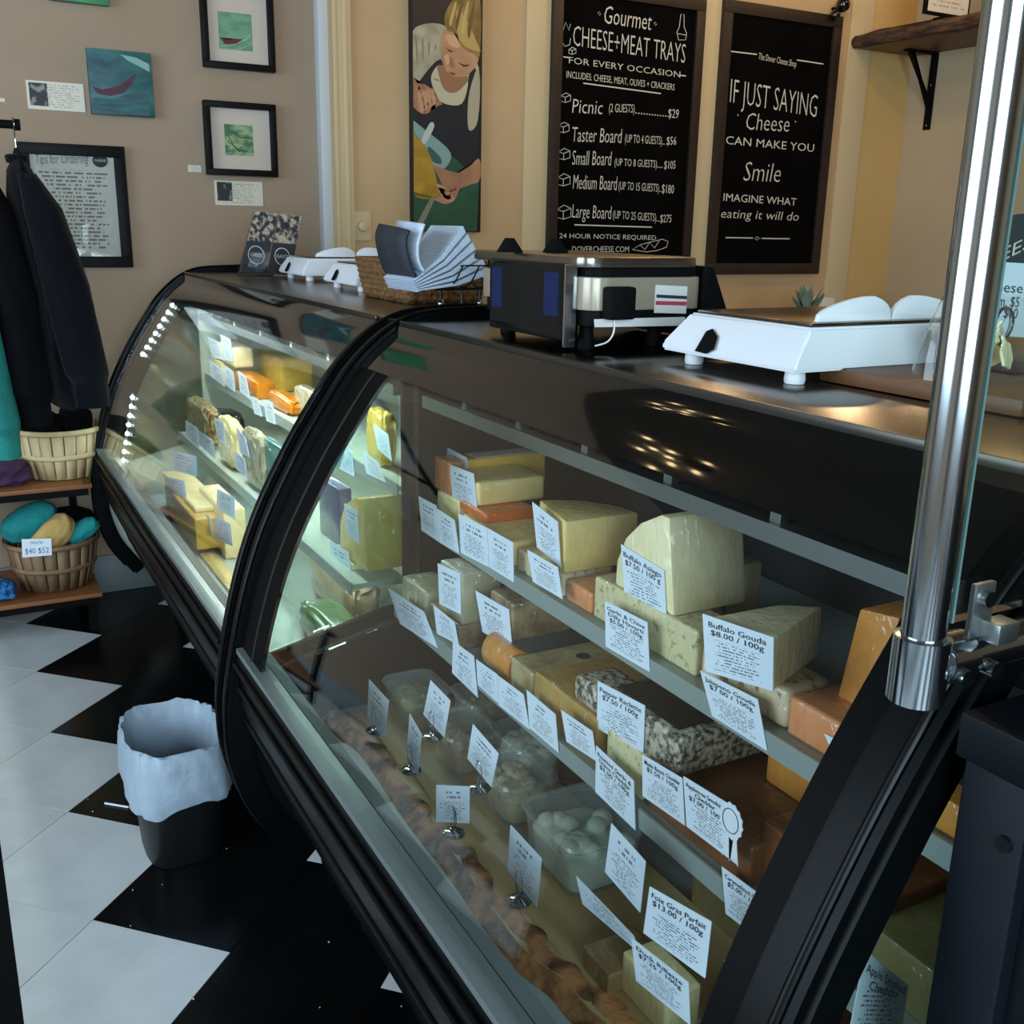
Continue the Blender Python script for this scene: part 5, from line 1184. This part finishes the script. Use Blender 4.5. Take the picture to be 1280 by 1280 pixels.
# tips for ordering notice
t = thing('framed_notice', 'black framed tips for ordering notice behind the hanging clothes', 'frame')
p = [wp(*k) for k in [(22, 177), (155, 184), (165, 335), (32, 333)]]; ya, yb_, za, zb = (p[0].y+p[3].y)/2, (p[1].y+p[2].y)/2, (p[2].z+p[3].z)/2, (p[0].z+p[1].z)/2
frame4(t, XW, XW+.022, ya, yb_, za, zb, .036, 'frame_black')
o, n = plate('sheet', [(XW+.010, ya+.034, zb-.034), (XW+.010, yb_-.034, zb-.034), (XW+.010, yb_-.034, za+.034), (XW+.010, ya+.034, za+.034)], .004, 'poster_print', t)
lettering('Tips for Ordering', wp(45, 205, x=XW+.011), wp(111, 204, x=XW+.011), (0, 0, .032), NX, 'ink', t, offset=-.012, shear=.2)
bc = wp(125, 201, x=XW+.0112); bdg = paint('badge', [bc+Vector((0, .024*math.cos(i*.314), .021*math.sin(i*.314))) for i in range(20)], NX, .0005, MATS['ink'], t)
lettering('CHEESE', bc+Vector((0, -.018, -.003)), bc+Vector((0, .018, -.003)), (0, 0, .007), NX, 'pale_label', bdg, lift=.0012)
pl, n = plate('glazing', [(XW+.0162, ya+.036, zb-.036), (XW+.0162, yb_-.036, zb-.036), (XW+.0162, yb_-.036, za+.036), (XW+.0162, ya+.036, za+.036)], .002, 'acrylic', t)

# ------------------------------------------------------------------ clothes rack and garments
rk = thing('clothes_rail', 'black clothes rail cut off at the left edge', 'clothes rail')
xr = -3.15; e = on(22, 156, 0, xr)
tube('rail', [(xr, -.75, e.z), (xr, e.y, e.z)], .011, 'black_matte', rk, 12)
tube('end_cap', [(xr, e.y-.012, e.z), (xr, e.y+.006, e.z)], .0145, 'black_matte', rk, 12)
tube('wall_arm', [(xr, e.y-.5, e.z), (XW, e.y-.5, e.z)], .010, 'black_matte', rk, 10)
tube('wall_arm', [(xr, e.y-.95, e.z), (XW, e.y-.95, e.z)], .010, 'black_matte', rk, 10)
def loft(name, secs, m, parent, seg=20, amp=.0, th=0):
    """stack of elliptical sections (centre, rx, ry, rot)"""
    def f(u, v):
        i = v*(len(secs)-1); k = min(int(i), len(secs)-2); w = i-k; a, b = secs[k], secs[k+1]
        c = Vector(a[0]).lerp(Vector(b[0]), w); rx = a[1]*(1-w)+b[1]*w; ry = a[2]*(1-w)+b[2]*w; an = 2*math.pi*u
        fold = 1+amp*math.sin(an*5+c.z*9)+amp*.6*math.sin(an*9-c.z*14)
        return c+Vector((rx*math.cos(an)*fold, ry*math.sin(an)*fold, 0))
    bm = bmesh.new(); nv = (len(secs)-1)*4+1
    R = [[bm.verts.new(f(i/seg, j/(nv-1))) for i in range(seg)] for j in range(nv)]
    for a, b in zip(R, R[1:]):
        for i in range(seg): bm.faces.new((a[i], a[(i+1) % seg], b[(i+1) % seg], b[i]))
    bm.faces.new(R[0][::-1]); bm.faces.new(R[-1])
    return fin(name, bm, m, parent, 60)
def garment(label, hl, m, yt, yb2, ztop, zhem, zcuff, sl_w, lean):
    ctr = xr
    t = thing('sweatshirt', label, 'garment', group='sweatshirts on the rail')
    loft('torso', [((ctr, yt, ztop), .05, .012, 0), ((ctr, yt+.002, ztop-.03), .13, .030, 0), ((ctr, yt+.008, ztop-.09), .21, .042, 0), ((ctr, yt+(yb2-yt)*.5, (ztop+zhem)/2), .235, .040, 0), ((ctr, yb2-.01, zhem+.06), .24, .044, 0), ((ctr, yb2, zhem), .225, .04, 0)], m, t, 28, .03)
    for s in (1, -1):
        loft('sleeve', [((ctr+s*.17, yt+.006, ztop-.045), .035, .022, 0), ((ctr+s*.215, yt+.02+lean*.15, ztop-.13), .050, sl_w*.40, 0), ((ctr+s*.245, yt+.03+lean*.5, (ztop+zcuff)/2), .055, sl_w*.5, 0), ((ctr+s*.245, yt+.03+lean*.9, zcuff+.09), .05, sl_w*.47, 0), ((ctr+s*.235, yt+.03+lean, zcuff+.06), .04, sl_w*.36, 0), ((ctr+s*.235, yt+.03+lean, zcuff), .04, sl_w*.36, 0)], m, t, 18, .05)
    lathe('collar', [(.05, ztop-.012), (.055, ztop+.004), (.045, ztop+.008)], (ctr, yt, 0), m, t, 16, 1.2, .55)
    h = thing('clothes_hanger', hl, 'hanger', group='hangers on the rail')
    tube('shoulder_bar', smoothpts([(ctr-.16, yt, ztop-.035), (ctr-.08, yt, ztop+.002), (ctr, yt, ztop+.020), (ctr+.08, yt, ztop+.002), (ctr+.16, yt, ztop-.035)], 5), .006, 'black_matte', h, 8)
    tube('hook', smoothpts([(ctr, yt, ztop+.022), (ctr, yt, e.z-.03), (ctr+.012, yt, e.z-.012), (ctr+.0165, yt, e.z+.002), (ctr+.008, yt, e.z+.0155), (ctr-.006, yt, e.z+.0165), (ctr-.016, yt, e.z+.004)], 5), .0016, 'chrome', h, 6)
garment('dark navy sweatshirt nearest the framed notice on the rail', 'hanger of the outermost navy sweatshirt', 'navy_cloth', .215, .270, 1.475, .83, .84, .115, .075)
garment('black sweatshirt between navy and teal ones on the rail', 'hanger of the black sweatshirt', 'black_cloth', .115, .140, 1.470, .79, .80, .10, .035)
garment('teal sweatshirt at the left edge of the rail', 'hanger of the teal sweatshirt', 'teal_cloth', .010, .015, 1.44, .70, .72, .095, .06)

# ------------------------------------------------------------------ low shelf unit with bushel baskets
su = thing('shelf_unit', 'low black metal shelf unit with two wooden shelves', 'shelf unit')
fx, bxx = -3.42, -3.80; ZS1, ZS0 = on(105, 605, 0, fx).z-.002, on(122, 740, 0, fx).z-.004
yr_ = on(110, 606, 0, fx).y
for z in (ZS1, ZS0):
    box('wooden_shelf', (bxx, fx, -.70, yr_+.012, z-.014, z), 'shelf_wood', su, bev=.002)
    box('metal_rail', (fx-.024, fx-.003, -.69, yr_, z-.036, z-.0145), 'black_matte', su); box('metal_rail', (bxx+.003, bxx+.024, -.69, yr_, z-.036, z-.0145), 'black_matte', su)
for x in (fx-.04, bxx+.014):
    for y in (-.68, yr_-.03):
        for za_, zb_ in ((0, ZS0-.0145), (ZS0+.0005, ZS1-.0145)):
            if x > -3.6 and y > 0 and za_ > .01: continue
            box('leg', (x-.012, x+.012, y, y+.024, za_, zb_), 'black_matte', su)
def bushel(label, c, rt, rb, h, m, z0):
    t = thing('bushel_basket', label, 'basket'); n = 22
    for k in range(n):
        a0, a1 = 2*math.pi*(k+.04)/n, 2*math.pi*(k+.96)/n; r0 = .0018*(k % 2)
        P = []
        for (r, z) in ((rb, .004), ((rb*.55+rt*.45)+.004, h*.45), (rt, h)):
            for a in (a0, (a0+a1)/2, a1): P.append(Vector((c[0]+(r-r0)*math.cos(a), c[1]+(r-r0)*math.sin(a), z0+z)))
        bm = bmesh.new(); V = [bm.verts.new(p) for p in P]
        for j in range(2):
            for i in range(2): bm.faces.new((V[j*3+i], V[j*3+i+1], V[j*3+i+4], V[j*3+i+3]))
        o = fin('slat', bm, m, t, 60); md = o.modifiers.new('thick', 'SOLIDIFY'); md.thickness = .0025; md.offset = -1
    for z, rr in ((h-.008, rt+.0035), (h*.46, rb*.55+rt*.45+.0055)):
        bm = bmesh.new(); add_lathe(bm, [(rr, z-.008), (rr+.003, z-.004), (rr+.003, z+.004), (rr, z+.008)], (c[0], c[1], z0), 40, cap=False); o = fin('hoop', bm, m, t, 60); md = o.modifiers.new('thick', 'SOLIDIFY'); md.thickness = .003; md.offset = 0
    lathe('base', [(rb-.004, .002), (rb-.004, .008)], (c[0], c[1], z0), m, t, 30)
    return t
def lump(name, label, c, r, m, seed, cat='clothing', squash=1.0, amp=.10):
    rnd = random.Random(seed); ph = [rnd.uniform(0, 6.28) for _ in range(8)]
    bm = bmesh.new(); bmesh.ops.create_icosphere(bm, subdivisions=4, radius=1)
    for v in bm.verts:
        d = v.co.copy(); k = 1+amp*(math.sin(3*d.x+ph[0])*math.sin(4*d.y+ph[1])+.6*math.sin(7*d.z+5*d.x+ph[2])+.4*math.sin(11*d.y-6*d.z+ph[3]))
        s = Vector((math.copysign(abs(d.x)**.75, d.x), math.copysign(abs(d.y)**.75, d.y), math.copysign(abs(d.z)**.8, d.z)))
        v.co = Vector((c[0]+r[0]*s.x*k, c[1]+r[1]*s.y*k, c[2]+r[2]*s.z*k))
    return tag(fin(name, bm, m, None, 180), label, cat)
xb1 = -3.60
cb1 = on(76, 560, 0, xb1).y; rt1 = (on(130, 545, 0, xb1).y-on(20, 545, 0, xb1).y)/2
bushel('pale bushel basket of black clothes on the upper shelf', (xb1, cb1), rt1, rt1*.80, .165, 'pale_slat', ZS1+.0005)
zc = ZS1+.155
lump('folded_shirt', 'black folded shirts heaped at left in the pale basket', (xb1-.01, cb1-.045, zc+.012), (.075, .06, .038), 'black_cloth', 1)
lump('folded_shirt', 'black folded shirts heaped at right in the pale basket', (xb1-.01, cb1+.055, zc+.022), (.075, .05, .045), 'black_cloth', 2)
cb2 = on(68, 700, 0, xb1+.03).y; rt2 = (on(127, 690, 0, xb1+.03).y-on(9, 690, 0, xb1+.03).y)/2; xb2 = xb1+.01
bushel('brown bushel basket of teal and yellow shirts on the lower shelf', (xb2, cb2), rt2, rt2*.76, .165, 'brown_slat', ZS0+.0005)
zc = ZS0+.165
def folded(label, c, r, m, seed, rot):
    o = lump('folded_shirt', label, (0, 0, 0), r, m, seed, amp=.05)
    M_ = Matrix.Translation(c) @ Matrix.Rotation(rot, 4, 'X'); o.data.transform(M_); return o
folded('teal folded shirt at left in the brown basket', (xb2-.03, cb2-.055, zc+.045), (.055, .095, .055), 'bright_teal', 4, .35)
folded('yellow folded shirt in the middle of the brown basket', (xb2+.070, cb2-.002, zc+.018), (.036, .085, .046), 'yellow_cloth', 5, .75)
folded('teal folded shirt at right in the brown basket', (xb2+.060, cb2+.092, zc+.022), (.034, .060, .030), 'bright_teal', 6, .55)
folded('black folded shirt at the back of the brown basket', (xb2-.03, cb2+.075, zc+.035), (.050, .075, .045), 'black_cloth', 7, -.2)
sc = thing('basket_price_card', 'handwritten price card clipped on the brown basket', 'price card')
xs_ = xb2+rt2+.008
q = [on(*p, 0, xs_) for p in [(27, 674), (64, 673), (65, 694), (28, 697)]]; o, n = plate('sheet', q, .001, 'paper', sc)
def scp(u, v): return q[0].lerp(q[1], u)*(v)+q[3].lerp(q[2], u)*(1-v)
for s, u0, u1, v, h in [('SWEATER', .28, .72, .70, .16), ('$40', .10, .44, .18, .30), ('$52', .54, .90, .18, .30)]: lettering(s, scp(u0, v), scp(u1, v), (q[0]-q[3])*h, n, mat('blue_ink', '#2b3f7a', .6), sc, offset=-.008)
lump('purple_garment', 'crumpled purple garment on the upper shelf beside the pale basket', (-3.52, on(2, 600, 0, -3.52).y, ZS1+.040), (.07, .085, .038), 'purple_cloth', 8, amp=.14)
lump('blue_garment', 'blue patterned garment at the left edge of the lower shelf', (-3.50, on(0, 745, 0, -3.50).y, ZS0+.032), (.06, .05, .030), 'blue_pattern', 9)
# black fixture cut off at the left edge, near the camera
bf = thing('black_fixture', 'black display fixture cut off at the lower left edge', 'fixture')
box('side_panel', (-1.16, -1.12, -.42, -.012, .03, .82), 'black_matte', bf, bev=.003)
box('side_panel', (-.62, -.58, -.42, -.15, .03, .82), 'black_matte', bf, bev=.003)
box('plinth', (-1.15, -.59, -.40, -.16, 0, .0295), 'black_matte', bf)
for z in (.3, .55, .78): box('shelf', (-1.1195, -.6205, -.42, -.18, z, z+.02), 'black_matte', bf)

# ------------------------------------------------------------------ waste bin with liner, debris
bn = thing('waste_bin', 'black waste bin with a white plastic liner folded over the rim', 'bin')
bcx, bcy = -2.085, .327; bh2 = py_z(912, bcx, bcy)
def se_ring(rx, ry, z, dz=0, wob=0, ph=0, n=96, p=.62, ox=0):
    out = []
    for i in range(n):
        a = 2*math.pi*i/n; c_, s_ = math.cos(a), math.sin(a); k = 1+wob*(math.sin(9*a+ph)+.7*math.sin(17*a+2*ph)+.5*math.sin(5*a-ph))
        out.append(Vector((bcx+ox+rx*math.copysign(abs(c_)**p, c_)*k, bcy+ry*math.copysign(abs(s_)**p, s_)*k, z+dz*(math.sin(3*a+ph)+.6*math.sin(7*a+1))))) 
    return out
def crease(R, amp):
    n = len(R[0])
    for j, r in enumerate(R):
        for i, p in enumerate(r):
            a = 2*math.pi*i/n; k = amp*(abs(math.sin(6.5*a+.9*j))+.7*abs(math.sin(11*a-1.3*j))+.5*math.sin(23*a+2*j)-.9)
            d = Vector((p.x-bcx, p.y-bcy, 0)).normalized(); r[i] = p+d*k+Vector((0, 0, k*.6))
    return R
def rings(nm, R, m, cap0=False, cap1=False, parent=bn):
    bm = bmesh.new(); V = [[bm.verts.new(p) for p in r] for r in R]; n = len(V[0])
    for a, b in zip(V, V[1:]):
        for j in range(n): bm.faces.new((a[j], a[(j+1) % n], b[(j+1) % n], b[j]))
    if cap0: bm.faces.new(V[0][::-1])
    if cap1: bm.faces.new(V[-1])
    return fin(nm, bm, m, parent, 60)
BRX, RYb = .128, .098
rings('body', [se_ring(BRX*.78, RYb*.76, .001), se_ring(BRX*.80, RYb*.78, .006), se_ring(BRX*.97, RYb*.97, bh2-.004)], 'bin_black', True, False)
rings('liner', crease([se_ring(BRX*1.05, RYb*1.06, bh2-.125, .010, .012, .7), se_ring(BRX*1.09, RYb*1.10, bh2-.105, .006, .012, 1.2), se_ring(BRX*1.07, RYb*1.08, bh2-.07, .003, .014, 2.1), se_ring(BRX*1.06, RYb*1.07, bh2-.03, .002, .012, 3.0), se_ring(BRX*1.03, RYb*1.03, bh2+.004, .003, .008, 3.6), se_ring(BRX*.98, RYb*.98, bh2+.008, .004, .006, 4.2), se_ring(BRX*.92, RYb*.92, bh2-.01, .002, .008, 5.0), se_ring(BRX*.84, RYb*.84, bh2-.08, .0, .012, 5.4), se_ring(BRX*.68, RYb*.68, bh2-.20, .0, .012, 6.0), se_ring(BRX*.4, RYb*.4, bh2-.29, .0, .03, 6.6)], .0035), 'bag_white', False, True)
a, b = on(131, 1004, 2, .0025), on(161, 1009, 2, .0025)
tag(tube('paper_stick', [a, b], .0024, 'paper', None, 6), 'small white stick lying on a black tile beside the bin', 'litter')
random.seed(21); bm = bmesh.new()
for k in range(16):
    x, y = random.uniform(-2.6, -1.3), random.uniform(.15, .62); add_box(bm, x, x+random.uniform(.001, .0035), y, y+random.uniform(.001, .003), .0002, .0016)
o = fin('crumbs', bm, 'cream_paper'); o['kind'] = 'stuff'; tag(o, 'tiny pale crumbs scattered on the black tiles', 'crumbs')

# ------------------------------------------------------------------ tidy up: origins at each thing's base
bpy.context.view_layer.update()
for o in list(bpy.data.objects):
    for k in ('_t', '_x0', '_x1', '_y0', '_y1'):
        if k in o: del o[k]
def verts_of(o):
    out = []
    if o.type == 'MESH': out += [o.matrix_world @ v.co for v in o.data.vertices]
    for c in o.children: out += verts_of(c)
    return out
for o in list(bpy.data.objects):
    if o.parent is not None or o.type not in ('EMPTY', 'MESH'): continue
    if o.get('kind') in ('structure', 'stuff'): continue
    vs = verts_of(o)
    if not vs: continue
    c = Vector(((min(v.x for v in vs)+max(v.x for v in vs))/2, (min(v.y for v in vs)+max(v.y for v in vs))/2, min(v.z for v in vs)))
    if o.type == 'MESH':
        if o.data.users > 1: continue
        o.data.transform(Matrix.Translation(-c))
    for ch in o.children: ch.location = ch.location-c
    o.location = c
